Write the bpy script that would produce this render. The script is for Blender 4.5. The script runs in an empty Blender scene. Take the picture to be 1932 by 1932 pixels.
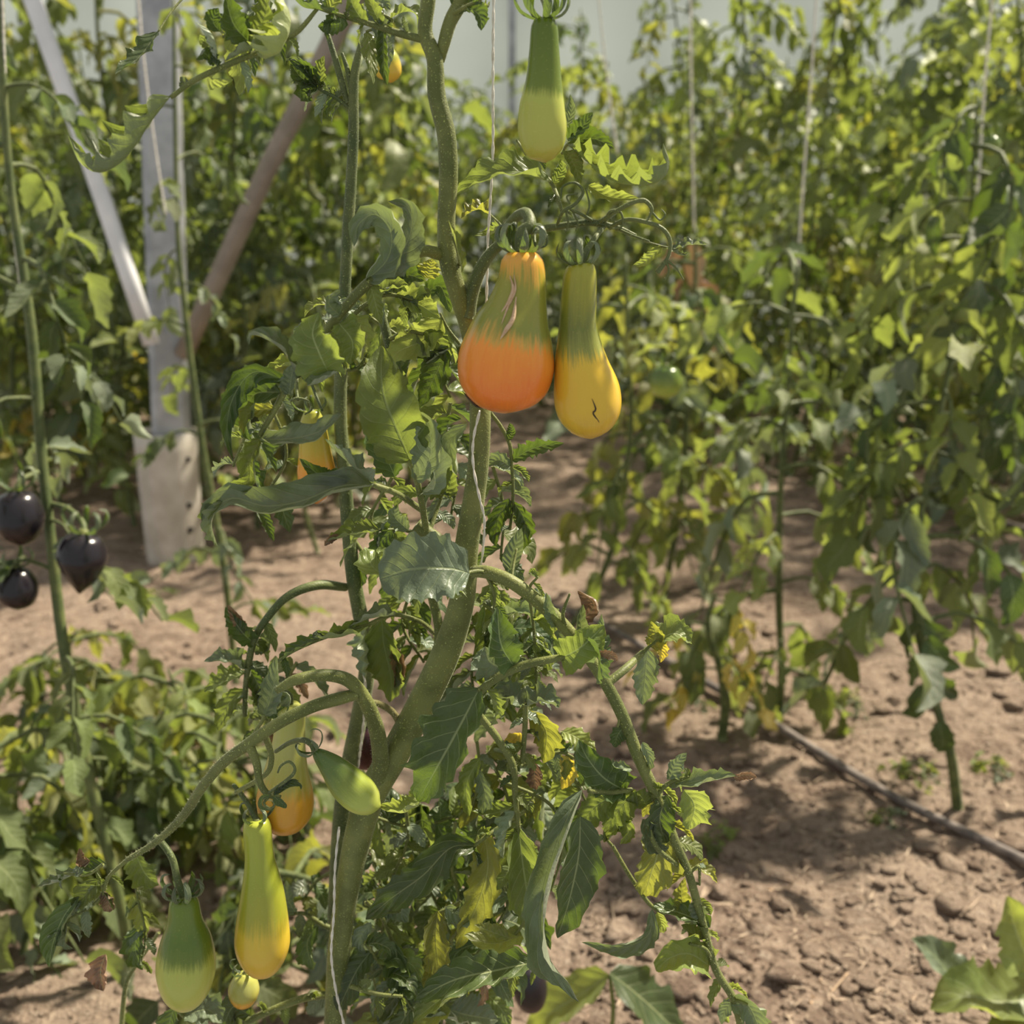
import bpy, math, random
import numpy as np
from mathutils import Vector, Matrix, Euler, noise

random.seed(7); rng = np.random.default_rng(7)
scene = bpy.context.scene
C = scene.collection

# ------------------------------------------------------------------ camera, light, exposure
FPX = 1937.0; PITCH = math.radians(15.0); CAMZ = 1.0
cam_d = bpy.data.cameras.new('camera'); cam = bpy.data.objects.new('camera', cam_d); C.objects.link(cam)
cam.location = (0, 0, CAMZ); cam.rotation_euler = (math.pi/2 - PITCH, 0, 0)
cam_d.sensor_width = 36.0; cam_d.lens = 36.0*FPX/1932.0
cam_d.clip_start = 0.02; cam_d.clip_end = 100
cam_d.dof.use_dof = True; cam_d.dof.focus_distance = 0.615; cam_d.dof.aperture_fstop = 8.0
scene.camera = cam

world = bpy.data.worlds.new('sky'); scene.world = world; world.use_nodes = True
bg = world.node_tree.nodes['Background']; bg.inputs[0].default_value = (0.97, 0.98, 0.95, 1); bg.inputs[1].default_value = 0.46
sun_d = bpy.data.lights.new('sun', 'SUN'); sun_d.energy = 7.8; sun_d.angle = math.radians(2.5); sun_d.color = (1.0, 0.90, 0.72)
sun = bpy.data.objects.new('sun', sun_d); C.objects.link(sun)
SUN_DIR = Vector((0.66, 0.45, 1.0)).normalized()          # towards the sun: right, a little behind the plants, high
sun.rotation_euler = SUN_DIR.to_track_quat('Z', 'Y').to_euler()
vs = scene.view_settings
vs.view_transform = 'Standard'; vs.look = 'None'; vs.gamma = 1.0; vs.use_curve_mapping = False; vs.exposure = 0.40
scene.cycles.use_denoising = True; scene.cycles.adaptive_threshold = 0.02
scene.cycles.max_bounces = 8; scene.cycles.diffuse_bounces = 3; scene.cycles.transmission_bounces = 4
scene.cycles.transparent_max_bounces = 8; scene.cycles.sample_clamp_indirect = 4.0
scene.cycles.caustics_reflective = False; scene.cycles.caustics_refractive = False

# ------------------------------------------------------------------ helpers
cp, sp_ = math.cos(PITCH), math.sin(PITCH)
def ray(x, y):
    a, b = (x-966)/FPX, -(y-966)/FPX
    return np.array([a, cp + b*sp_, -sp_ + b*cp])
def P(x, y, Y):                         # photo point -> the vertical plane at distance Y
    r = ray(x, y); return np.array([0, 0, CAMZ]) + r*(Y/r[1])
def G(x, y, z=0.0):                     # photo point -> the ground
    r = ray(x, y); return np.array([0, 0, CAMZ]) + r*((z-CAMZ)/r[2])
def proj(p):
    d = np.asarray(p, float) - np.array([0, 0, CAMZ])
    zc = d[1]*cp - d[2]*sp_; yc = d[1]*sp_ + d[2]*cp
    return 966 + FPX*d[0]/zc, 966 - FPX*yc/zc, zc
def mpp(y, Y):                          # metres per photo pixel there
    r = ray(966, y); return (Y/r[1])/FPX

def catmull(pts, n):
    p = np.asarray(pts, float)
    if len(p) == 2:
        t = np.linspace(0, 1, n)[:, None]; return p[0]*(1-t) + p[1]*t
    q = np.vstack([2*p[0]-p[1], p, 2*p[-1]-p[-2]])
    d = np.linalg.norm(np.diff(p[:, :3], axis=0), axis=1); s = np.concatenate([[0], np.cumsum(d)]); s /= max(s[-1], 1e-9)
    out = []
    for t in np.linspace(0, 1, n):
        i = min(max(int(np.searchsorted(s, t, side='right'))-1, 0), len(p)-2)
        f = (t-s[i])/max(s[i+1]-s[i], 1e-9)
        a, b, c, e = q[i], q[i+1], q[i+2], q[i+3]
        out.append(0.5*((2*b) + (-a+c)*f + (2*a-5*b+4*c-e)*f*f + (-a+3*b-3*c+e)*f**3))
    return np.array(out)

def unit(v):
    v = np.asarray(v, float); return v/max(np.linalg.norm(v), 1e-9)

def frames(Cc, N0):
    T = np.gradient(Cc, axis=0); T /= np.maximum(np.linalg.norm(T, axis=1), 1e-9)[:, None]
    n = unit(N0); n = n - T[0]*np.dot(n, T[0])
    if np.linalg.norm(n) < 0.15:
        alt = np.array([0.3, -0.8, 0.5]); n = alt - T[0]*np.dot(alt, T[0])
    n = unit(n); Ns = [n]
    for i in range(1, len(T)):
        n = n - T[i]*np.dot(n, T[i]); n = unit(n); Ns.append(n)
    N = np.array(Ns); S = np.cross(T, N)
    return T, N, S

class MB:
    def __init__(s): s.v = []; s.f = []; s.uv = []; s.n = 0
    def add(s, V, F, U=None):
        V = np.asarray(V, float)
        s.v.append(V); s.f += [tuple(int(i)+s.n for i in f) for f in F]
        s.uv.append(np.zeros((len(V), 2)) if U is None else np.asarray(U, float)); s.n += len(V)
    def mesh(s, name, mat, origin=(0, 0, 0)):
        V = np.vstack(s.v) - np.asarray(origin, float)
        me = bpy.data.meshes.new(name); me.from_pydata(V.tolist(), [], s.f)
        U = np.vstack(s.uv); uvl = me.uv_layers.new(name='UVMap')
        idx = np.zeros(len(me.loops), dtype=np.int32); me.loops.foreach_get('vertex_index', idx)
        uvl.data.foreach_set('uv', U[idx].astype(np.float32).ravel())
        me.polygons.foreach_set('use_smooth', np.ones(len(me.polygons), dtype=bool))
        me.materials.append(mat); me.update(); return me

def tube(mb, pts, rad, seg=8, n=None, cap=True, knob=None):
    pts = np.asarray(pts, float); n = n or max(6, 4*len(pts))
    rad = np.asarray(rad if np.ndim(rad) else [rad]*len(pts), float)
    if len(rad) == 2 and len(pts) != 2: rad = np.linspace(rad[0], rad[1], len(pts))
    Q = catmull(np.column_stack([pts, rad]), n); Cc = Q[:, :3]; R = np.maximum(Q[:, 3], 1e-5)
    T, N, S = frames(Cc, (0.2, -1, 0.3))
    a = np.linspace(0, 2*np.pi, seg, endpoint=False)
    V = (Cc[:, None] + R[:, None, None]*(np.cos(a)[None, :, None]*N[:, None] + np.sin(a)[None, :, None]*S[:, None])).reshape(-1, 3)
    U = np.column_stack([np.tile(a/(2*np.pi), n), np.repeat(np.linspace(0, 1, n), seg)])
    F = [(i*seg+j, i*seg+(j+1) % seg, (i+1)*seg+(j+1) % seg, (i+1)*seg+j) for i in range(n-1) for j in range(seg)]
    if cap:
        F.append(tuple(range(seg))[::-1]); F.append(tuple((n-1)*seg+j for j in range(seg)))
        F[-2] = tuple(reversed(F[-2])); F[-1] = tuple(F[-1])
    mb.add(V, F, U); return Cc, R, N, S

def blade(mb, pts, w, N0=(0, -1, .4), curl=0.5, fold=0.25, ruf=0.12, ser=0.22, nt=6, nu=20, nv=8, seed=0, twist=0.0, sharp=0.85):
    r = random.Random(seed)
    Cc = catmull(pts, nu+1); T, N, S = frames(Cc, N0)
    u = np.linspace(0, 1, nu+1)
    if twist:
        a = (twist*u)[:, None]; N, S = N*np.cos(a)+S*np.sin(a), S*np.cos(a)-N*np.sin(a)
    base = np.power(u, 0.55)*np.power(np.clip(1-u, 0, 1), sharp); base /= base.max(); base = np.maximum(base, 0.015)
    vs_ = np.linspace(-1, 1, nv+1); V = []; U = []
    ph = [r.random()*6.28, r.random()*6.28]; p0 = [r.random(), r.random()]; fr = nt*(0.45+0.3*r.random())
    for i in range(nu+1):
        for v in vs_:
            s = abs(v); sd = 1 if v >= 0 else 0; sg = 1 if v >= 0 else -1
            tooth = (.65*((u[i]*nt + p0[sd] + .18*math.sin(u[i]*9+ph[sd])) % 1.0) + .35*((u[i]*nt*2.3+p0[1-sd]) % 1.0))
            ww = w*base[i]*(1 + ser*(s**2)*(0.5-tooth)*2*min(1, 4*(1-u[i])))
            cu = curl*(1+0.35*math.sin(ph[sd]+u[i]*4.0)); fo = fold
            if abs(cu) < 1e-3: lat, lift = s*math.cos(fo), s*math.sin(fo)
            else:
                lat = (math.sin(fo+cu*s)-math.sin(fo))/cu; lift = (math.cos(fo)-math.cos(fo+cu*s))/cu
            lift += .26*s*noise.noise(Vector((u[i]*6.5, v*2.1, seed*1.37))) + .10*s*noise.noise(Vector((u[i]*17, v*4.3, seed*2.11))) + ruf*s*s*math.sin(fr*6.28*u[i]+ph[sd]) + 0.10*ruf*math.sin(u[i]*23+ph[sd])*s
            V.append(Cc[i] + S[i]*(sg*ww*lat) + N[i]*(ww*lift)); U.append((0.5+0.5*v, u[i]))
    k = nv+1
    F = [(i*k+j, i*k+j+1, (i+1)*k+j+1, (i+1)*k+j) for i in range(nu) for j in range(nv)]
    mb.add(V, F, U)

def link(name, me, parent=None, loc=(0, 0, 0)):
    o = bpy.data.objects.new(name, me); C.objects.link(o); o.location = loc
    if parent is not None: o.parent = parent
    return o
def tag(o, label=None, cat=None, group=None, kind=None):
    if label: o['label'] = label
    if cat: o['category'] = cat
    if group: o['group'] = group
    if kind: o['kind'] = kind
    return o
WORLD = {}
def thing(name, loc, label, cat, group=None):
    o = link(name, None, None, loc); o.empty_display_size = 0.02; WORLD[o.name] = np.asarray(loc, float)
    return tag(o, label, cat, group)
def part(name, mb, mat, parent, origin):                    # mesh given in world coordinates, own origin at `origin`
    po = WORLD[parent.name]; origin = np.asarray(origin, float)
    o = link(name, mb.mesh(name, mat, origin), parent, tuple(origin-po)); WORLD[o.name] = origin
    return o

# ------------------------------------------------------------------ materials
class NT:
    def __init__(s, name):
        s.m = bpy.data.materials.new(name); s.m.use_nodes = True; s.t = s.m.node_tree; s.t.nodes.clear()
        s.out = s.n('ShaderNodeOutputMaterial')
    def n(s, typ, **kw):
        nd = s.t.nodes.new(typ)
        for k, v in kw.items(): setattr(nd, k, v)
        return nd
    def l(s, a, b): s.t.links.new(a, b)
    def math(s, op, a, b=None, c=None):
        nd = s.n('ShaderNodeMath', operation=op)
        for i, x in enumerate((a, b, c)):
            if x is None: continue
            if isinstance(x, (int, float)): nd.inputs[i].default_value = x
            else: s.l(x, nd.inputs[i])
        return nd.outputs[0]
    def mix(s, f, a, b, blend='MIX'):
        nd = s.n('ShaderNodeMix', data_type='RGBA', blend_type=blend)
        for i, x in ((0, f), (6, a), (7, b)):
            if isinstance(x, (int, float)): nd.inputs[i].default_value = x
            elif isinstance(x, tuple): nd.inputs[i].default_value = x if len(x) == 4 else (*x, 1)
            else: s.l(x, nd.inputs[i])
        return nd.outputs[2]
    def ramp(s, f, stops):
        nd = s.n('ShaderNodeValToRGB'); e = nd.color_ramp.elements
        while len(e) > 1: e.remove(e[-1])
        e[0].position, e[0].color = stops[0][0], (*stops[0][1], 1)
        for p, c in stops[1:]:
            k = e.new(p); k.color = (*c, 1)
        s.l(f, nd.inputs[0]); return nd.outputs[0]
    def noise(s, vec, scale, detail=3, rough=.55):
        nd = s.n('ShaderNodeTexNoise'); nd.inputs['Scale'].default_value = scale; nd.inputs['Detail'].default_value = detail
        nd.inputs['Roughness'].default_value = rough; s.l(vec, nd.inputs['Vector']); return nd.outputs['Fac']
    def maprange(s, v, a, b, c=0., d=1., smooth=True):
        nd = s.n('ShaderNodeMapRange'); nd.interpolation_type = 'SMOOTHSTEP' if smooth else 'LINEAR'
        for i, x in enumerate((a, b, c, d)): nd.inputs[i+1].default_value = x
        s.l(v, nd.inputs[0]); return nd.outputs[0]
    def bump(s, h, st, dist=0.001):
        nd = s.n('ShaderNodeBump'); nd.inputs['Strength'].default_value = st; nd.inputs['Distance'].default_value = dist
        s.l(h, nd.inputs['Height']); return nd.outputs[0]
    def bsdf(s, col, rough=.5, spec=.4, sheen=0., sheen_col=(1, 1, 1), normal=None, metal=0., sss=0., coat=0.):
        b = s.n('ShaderNodeBsdfPrincipled')
        if isinstance(col, tuple): b.inputs['Base Color'].default_value = (*col, 1)
        else: s.l(col, b.inputs['Base Color'])
        if isinstance(rough, (int, float)): b.inputs['Roughness'].default_value = rough
        else: s.l(rough, b.inputs['Roughness'])
        b.inputs['Specular IOR Level'].default_value = spec; b.inputs['Metallic'].default_value = metal
        b.inputs['Sheen Weight'].default_value = sheen; b.inputs['Sheen Roughness'].default_value = .4
        b.inputs['Sheen Tint'].default_value = (*sheen_col, 1)
        b.inputs['Coat Weight'].default_value = coat; b.inputs['Coat Roughness'].default_value = .15
        if sss:
            b.inputs['Subsurface Weight'].default_value = sss; b.inputs['Subsurface Radius'].default_value = (1, .5, .15)
            b.inputs['Subsurface Scale'].default_value = 0.004
        if normal is not None: s.l(normal, b.inputs['Normal'])
        return b.outputs[0]
    def done(s, sh): s.l(sh, s.out.inputs[0]); return s.m

def leaf_material(name, top, bot, tr, blotch=None, trw=.38, vein=(.42, .48, .20)):
    t = NT(name); tc = t.n('ShaderNodeTexCoord'); sx = t.n('ShaderNodeSeparateXYZ'); t.l(tc.outputs['UV'], sx.inputs[0])
    x = t.math('MULTIPLY', t.math('ABSOLUTE', t.math('SUBTRACT', sx.outputs[0], .5)), 2)
    mid = t.maprange(x, .015, .06, 1, 0)
    f = t.math('FRACT', t.math('SUBTRACT', t.math('MULTIPLY', sx.outputs[1], 7.5), t.math('MULTIPLY', x, 1.7)))
    d = t.math('ABSOLUTE', t.math('SUBTRACT', f, .5))
    side = t.math('MULTIPLY', t.maprange(d, .0, .07, 1, 0), t.maprange(x, .75, 1., 1, 0))
    veins = t.math('MAXIMUM', mid, t.math('MULTIPLY', side, .7))
    puff = t.math('MULTIPLY', d, 1.2)
    oi = t.n('ShaderNodeObjectInfo')
    n1 = t.noise(tc.outputs['Object'], 55, 3); n2 = t.noise(tc.outputs['Object'], 420, 2)
    topc = t.mix(t.maprange(n1, .35, .7), top, tuple(c*1.55 for c in top))
    if blotch: topc = t.mix(t.maprange(n1, .50, .62), topc, blotch)
    geo = t.n('ShaderNodeNewGeometry')
    col = t.mix(geo.outputs['Backfacing'], topc, bot)
    col = t.mix(t.math('MULTIPLY', veins, .55), col, vein)
    hs = t.n('ShaderNodeHueSaturation'); t.l(col, hs.inputs['Color'])
    t.l(t.math('MULTIPLY_ADD', oi.outputs['Random'], .035, .4825), hs.inputs['Hue'])
    rv = t.math('FRACT', t.math('MULTIPLY', oi.outputs['Random'], 7.31))
    t.l(t.math('MULTIPLY_ADD', rv, .7, .65), hs.inputs['Value']); hs.inputs['Saturation'].default_value = .86
    hgt = t.math('ADD', t.math('MULTIPLY', puff, 1.0), t.math('SUBTRACT', t.math('MULTIPLY', n2, .5), t.math('MULTIPLY', veins, .5)))
    nrm = t.bump(hgt, .55, .0012)
    b = t.bsdf(hs.outputs[0], t.maprange(n2, .3, .7, .32, .54), .5, .10, (1, 1, .85), nrm)
    tl = t.n('ShaderNodeBsdfTranslucent'); t.l(t.mix(t.math('MULTIPLY', veins, .5), tr, tuple(c*.6 for c in tr)), tl.inputs[0]); t.l(nrm, tl.inputs[1])
    mx = t.n('ShaderNodeMixShader'); mx.inputs[0].default_value = trw; t.l(b, mx.inputs[1]); t.l(tl.outputs[0], mx.inputs[2])
    return t.done(mx.outputs[0])

LM = {
 'g': leaf_material('leaf_green', (.082, .112, .020), (.20, .235, .115), (.33, .41, .06)),
 'd': leaf_material('leaf_dark_green', (.040, .068, .018), (.15, .185, .095), (.20, .30, .025), trw=.26),
 'b': leaf_material('leaf_grey_green', (.115, .155, .092), (.29, .33, .21), (.30, .37, .09), trw=.25),
 'l': leaf_material('leaf_light_green', (.145, .19, .030), (.28, .32, .14), (.45, .52, .08), trw=.40),
 'y': leaf_material('leaf_yellowing', (.145, .158, .030), (.31, .32, .15), (.46, .47, .05), blotch=(.11, .13, .022), trw=.42),
 'Y': leaf_material('leaf_yellow', (.46, .38, .050), (.52, .45, .17), (.88, .68, .05), trw=.42),
 'o': leaf_material('leaf_dried_brown', (.24, .13, .055), (.30, .19, .11), (.34, .19, .09), blotch=(.11, .065, .035), trw=.18),
}

def stem_material(name, a, b, sheen=.16):
    t = NT(name); tc = t.n('ShaderNodeTexCoord')
    n1 = t.noise(tc.outputs['Object'], 40, 4); n2 = t.noise(tc.outputs['Object'], 900, 2)
    col = t.mix(t.maprange(n1, .35, .68), a, b)
    col = t.mix(t.maprange(n2, .62, .72), col, tuple(min(1, c*2.2) for c in b))
    return t.done(t.bsdf(col, .55, .35, sheen, (.95, 1, .78), t.bump(n2, .5, .0006)))
SM = stem_material('stem_green', (.095, .112, .026), (.17, .185, .050))
SMB = stem_material('stem_brownish', (.14, .13, .045), (.24, .20, .09))
SMD = stem_material('stem_dark', (.06, .085, .025), (.13, .15, .05))

def fruit_material(name, stops, edge=.06, streak=12, spk=.10, rough=.26):
    t = NT(name); tc = t.n('ShaderNodeTexCoord'); sx = t.n('ShaderNodeSeparateXYZ'); t.l(tc.outputs['UV'], sx.inputs[0])
    mp = t.n('ShaderNodeMapping'); mp.inputs['Scale'].default_value = (streak, 1.6, 1); t.l(tc.outputs['UV'], mp.inputs[0])
    n1 = t.noise(mp.outputs[0], 3, 4, .6); n2 = t.noise(tc.outputs['Object'], 60, 3); n4 = t.noise(tc.outputs['Object'], 32, 2)
    f = t.math('ADD', sx.outputs[1], t.math('MULTIPLY', t.math('SUBTRACT', n1, .5), edge*4))
    f = t.math('ADD', f, t.math('MULTIPLY', t.math('SUBTRACT', n4, .5), edge*3.6))
    col = t.ramp(f, stops)
    n3 = t.noise(tc.outputs['Object'], 700, 2)
    col = t.mix(t.maprange(n3, .62, .74, 0, spk), col, (.75, .68, .25))
    return t.done(t.bsdf(col, rough, .4, 0, (1, 1, .9), t.bump(n2, .15, .0008), sss=.12, coat=.12))

def plain(name, a, b, scale, rough=.6, metal=0., bump=.3, spec=.4, dist=.002):
    t = NT(name); tc = t.n('ShaderNodeTexCoord'); n1 = t.noise(tc.outputs['Object'], scale, 5)
    col = t.mix(t.maprange(n1, .3, .7), a, b)
    return t.done(t.bsdf(col, rough, spec, 0, normal=t.bump(n1, bump, dist), metal=metal))

def soil_material():
    t = NT('soil'); tc = t.n('ShaderNodeTexCoord'); o = tc.outputs['Object']
    a = t.noise(o, 2.2, 4); b = t.noise(o, 22, 5); c = t.noise(o, 160, 4)
    e = t.noise(o, 70, 6, .7)
    col = t.mix(t.maprange(b, .3, .7), (.23, .160, .120), (.47, .350, .265))
    col = t.mix(t.maprange(a, .38, .68, 0, .5), col, (.54, .42, .325))
    col = t.mix(t.maprange(e, .52, .68, 0, .7), col, (.60, .49, .39))
    col = t.mix(t.maprange(e, .30, .46, .75, 0), col, (.11, .072, .055))
    h = t.math('ADD', t.math('MULTIPLY', b, 1.0), t.math('ADD', t.math('MULTIPLY', e, .8), t.math('MULTIPLY', c, .3)))
    return t.done(t.bsdf(col, .9, .15, 0, normal=t.bump(h, 1.0, .035)))
SOIL = soil_material()

# ------------------------------------------------------------------ the setting: ground, end wall
def ground_z(x, y):
    v = Vector((x*1.0, y*1.0, 0.3))
    z = .032*noise.noise(v*1.1) + .022*noise.noise(v*4.2) + .014*noise.noise(v*11) + .006*noise.noise(v*27) + .003*noise.noise(v*61)
    return z
ys = np.concatenate([np.linspace(.35, 3.6, 420), np.linspace(3.64, 10.5, 120)]); xs = np.linspace(-1, 1, 420)
mb = MB(); V = []
for y in ys:
    hw = 1.2 + .72*y
    for x in xs: V.append((x*hw, y, ground_z(x*hw, y)))
k = len(xs); mb.add(V, [(i*k+j, i*k+j+1, (i+1)*k+j+1, (i+1)*k+j) for i in range(len(ys)-1) for j in range(k-1)])
floor = tag(link('floor', mb.mesh('floor', SOIL)), 'pinkish brown sandy greenhouse soil with clods and hollows', 'soil', kind='structure')

def clod(r):
    mb = MB(); a = rng.normal(size=(9, 3)); a /= np.linalg.norm(a, axis=1)[:, None]
    V = []; F = []
    n, m = 5, 7
    for i in range(n+1):
        for j in range(m):
            th, ph = math.pi*i/n, 2*math.pi*j/m
            d = np.array([math.sin(th)*math.cos(ph), math.sin(th)*math.sin(ph), math.cos(th)*.7])
            V.append(d*r*(1+.75*noise.noise(Vector(d*1.6)+Vector((r*4999, 3, 1)))))
    F = [(i*m+j, (i+1)*m+j, (i+1)*m+(j+1) % m, i*m+(j+1) % m) for i in range(n) for j in range(m)]
    return np.array(V), F
mb = MB()
for i in range(5200):
    px, py = random.uniform(1080, 2050), random.uniform(1180, 2000)
    if i > 2600: px, py = random.uniform(-80, 1932), random.uniform(800, 1950)
    g = G(px, py); r = min(.022, .0030*math.exp(random.gauss(0, .75)))
    Vc, Fc = clod(r); Vc[:, 0] *= random.uniform(.7, 1.6); Vc = Vc @ np.array(Euler((0, 0, random.random()*6.3)).to_matrix()).T; Vc[:, 2] *= .7; mb.add(Vc + np.array([g[0], g[1], ground_z(g[0], g[1])+r*.25]), Fc)
tag(link('soil_clods', mb.mesh('soil_clods', SOIL)), 'loose clods and crumbs of dry brown soil strewn over the ground', 'soil clods', kind='stuff')

LITTER = plain('straw_litter', (.24, .165, .115), (.58, .46, .34), 23, .85)
mb = MB()
for i in range(1200):
    px, py = (random.uniform(1080, 2000), random.uniform(1150, 2000)) if i < 900 else (random.uniform(-60, 1932), random.uniform(760, 1400))
    g = G(px, py); a = random.random()*6.28; L = random.uniform(.004, .02)*(1 if random.random() < .8 else 2); w = random.uniform(.0004, .0018); z = ground_z(g[0], g[1])+.004
    d = np.array([math.cos(a), math.sin(a), 0]); n_ = np.array([-d[1], d[0], 0]); c = np.array([g[0], g[1], z]); up = np.array([0, 0, 1])
    V = [c-d*L, c-n_*w+up*.002, c+n_*w+up*.002, c+d*L+up*random.uniform(0, .01), c-up*.001]
    mb.add(V, [(0, 1, 2), (2, 1, 3), (0, 4, 1), (0, 2, 4), (1, 4, 3), (2, 3, 4)])
tag(link('straw_litter', mb.mesh('straw_litter', LITTER)), 'bits of dry straw and leaf litter scattered on the soil', 'plant litter', kind='stuff')

def film_material():
    t = NT('plastic_film'); tc = t.n('ShaderNodeTexCoord'); n1 = t.noise(tc.outputs['Object'], 1.3, 4)
    col = t.mix(n1, (.34, .38, .37), (.48, .52, .49)); b = t.bsdf(col, .45, .4)
    tl = t.n('ShaderNodeBsdfTranslucent'); tl.inputs[0].default_value = (.40, .45, .43, 1)
    mx = t.n('ShaderNodeMixShader'); mx.inputs[0].default_value = .5; t.l(b, mx.inputs[1]); t.l(tl.outputs[0], mx.inputs[2])
    return t.done(mx.outputs[0])
WALLY = 9.2
mb = MB(); V = []; nx, nz = 80, 20
for i in range(nz+1):
    for j in range(nx+1):
        x = -8+16*j/nx; V.append((x, WALLY+.03*math.sin(x*5.2)+.02*noise.noise(Vector((x*2, i*.4, 0))), 3.4*i/nz-.05))
mb.add(V, [(i*(nx+1)+j, i*(nx+1)+j+1, (i+1)*(nx+1)+j+1, (i+1)*(nx+1)+j) for i in range(nz) for j in range(nx)])
wall = tag(link('wall_back', mb.mesh('wall_back', film_material())), 'pale plastic film end wall of the greenhouse behind the plants', 'film wall', kind='structure')
GALV = plain('galvanised_steel', (.30, .31, .33), (.46, .47, .49), 14, .45, .35, .15)
WHITE = plain('white_painted_pipe', (.66, .67, .70), (.80, .80, .82), 9, .4, 0, .1)
BROWN = plain('weathered_brown_pipe', (.20, .165, .13), (.30, .25, .20), 12, .6, 0, .2)
SLEEVE = plain('aged_plastic_sleeve', (.42, .38, .32), (.60, .56, .50), 11, .6, 0, .25)
HOSE = plain('dusty_black_hose', (.10, .085, .08), (.24, .20, .175), 40, .6, 0, .3)
for i, x in enumerate((-6, -4, -2, 0, 2, 4, 6)):
    mb = MB(); tube(mb, [(x, WALLY-.06, -.05), (x, WALLY-.06, 1.7), (x, WALLY-.06, 3.4)], .03, 10)
    o = part_o = link('trim_%d' % (i+1), mb.mesh('trim', GALV, (x, WALLY-.06, 0)), wall, (x, WALLY-.06, 0))

# ------------------------------------------------------------------ greenhouse frame: post, sleeve, braces
def bar_box(mb, p0, p1, w, bev=.15):
    T = unit(np.subtract(p1, p0)); X = unit(np.array([1, .25, 0]) - T*np.dot([1, .25, 0], T)); Yv = np.cross(T, X)
    h = w/2; b = w*bev; prof = [(h, h-b), (h-b, h), (-h+b, h), (-h, h-b), (-h, -h+b), (-h+b, -h), (h-b, -h), (h, -h+b)]
    V = [np.asarray(q)+X*a+Yv*c for q in (p0, p1) for a, c in prof]
    mb.add(V, [(j, (j+1) % 8, 8+(j+1) % 8, 8+j) for j in range(8)]+[tuple(range(8))[::-1], tuple(range(8, 16))])
pb = G(333, 1060); PY = pb[1]; pxm = mpp(700, PY)
root = thing('greenhouse_post', (pb[0], PY, 0), 'grey galvanised upright post standing in a pale plastic sleeve', 'post')
topp = P(296, -60, PY); a = np.array([pb[0], PY, .03]); b = a+(topp-a)*1.3
mb = MB(); bar_box(mb, a, b, 68*pxm); o = part('steel_post', mb, GALV, root, a)
o.data.polygons.foreach_set('use_smooth', np.zeros(len(o.data.polygons), dtype=bool))
mb = MB(); rO = 58*pxm; z1 = P(333, 800, PY-.05)[2]; n = 36; V = []; lev = 8
for s_ in (rO, rO*.92):
    for i in range(lev+1):
        for j in range(n):
            an = 2*math.pi*j/n; z = z1*i/lev - .03
            if i == 0: z += .0
            V.append((pb[0]+s_*math.cos(an)*(1-.06*(1-i/lev)), PY+s_*math.sin(an)*(1-.06*(1-i/lev)), z))
F = [(i*n+j, i*n+(j+1) % n, (i+1)*n+(j+1) % n, (i+1)*n+j) for i in range(lev) for j in range(n)]
M_ = (lev+1)*n
F += [tuple(M_+q for q in (i*n+j, (i+1)*n+j, (i+1)*n+(j+1) % n, i*n+(j+1) % n)) for i in range(lev) for j in range(n)]
F += [(lev*n+j, lev*n+(j+1) % n, M_+lev*n+(j+1) % n, M_+lev*n+j) for j in range(n)]
mb.add(V, F); sl = part('plastic_sleeve', mb, SLEEVE, root, (pb[0], PY, 0))
BLACKH = plain('dark_hole', (.02, .018, .016), (.03, .025, .02), 20, .9)
for hy, hx in ((873, 345), (960, 349), (1006, 352)):
    p = P(hx, hy, PY-rO); dx = p[0]-pb[0]; p[1] = PY-math.sqrt(max(rO*rO-dx*dx, 0))*.97
    mb = MB(); tube(mb, [p+np.array([0, -.003, 0]), p+np.array([0, .012, 0])], 5.5*pxm, 12, 2); part('bolt_hole', mb, BLACKH, sl, p)

def pole(name, label, pts, rpx, Ys, mat, cat, seg=16):
    W = [P(x, y, Yv) for (x, y), Yv in zip(pts, Ys)]
    W.insert(0, W[0] + (W[0]-W[1])/np.linalg.norm(W[0]-W[1])*.9)
    mb = MB(); tube(mb, W, rpx*pxm, seg, 10)
    o = link(name, mb.mesh(name, mat, W[-1]), None, tuple(W[-1])); return tag(o, label, cat)
pole('white_brace_pole', 'white round pole leaning from upper left against the grey post', [(62, 0), (175, 320), (286, 650)], 15, [PY-.12]*3, WHITE, 'pole')
pole('brown_brace_pole', 'brown weathered pole slanting down to the right side of the grey post', [(590, 150), (490, 350), (345, 672)], 17.5, [PY-.06]*3, BROWN, 'pole')

# ------------------------------------------------------------------ drip hoses
def hose(label, pix, rad):
    pts = []
    for x, y in pix:
        g = G(x, y); pts.append((g[0], g[1], ground_z(g[0], g[1])+rad*.9+.006))
    mb = MB(); tube(mb, pts, rad, 12, 60); o = link('drip_hose', mb.mesh('drip_hose', HOSE, pts[0]), None, pts[0]); return tag(o, label, 'hose', 'irrigation hoses on the soil')
hose('long dusty black irrigation hose crossing the bare soil at right', [(2100, 1735), (1932, 1640), (1700, 1512), (1550, 1425), (1400, 1345), (1240, 1258), (1130, 1195), (1030, 1140)], .0088)
hose('short visible stretch of black hose behind the leafy plant at right edge', [(2060, 1052), (1932, 1008), (1840, 978), (1700, 938), (1560, 900)], .012)

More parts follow.
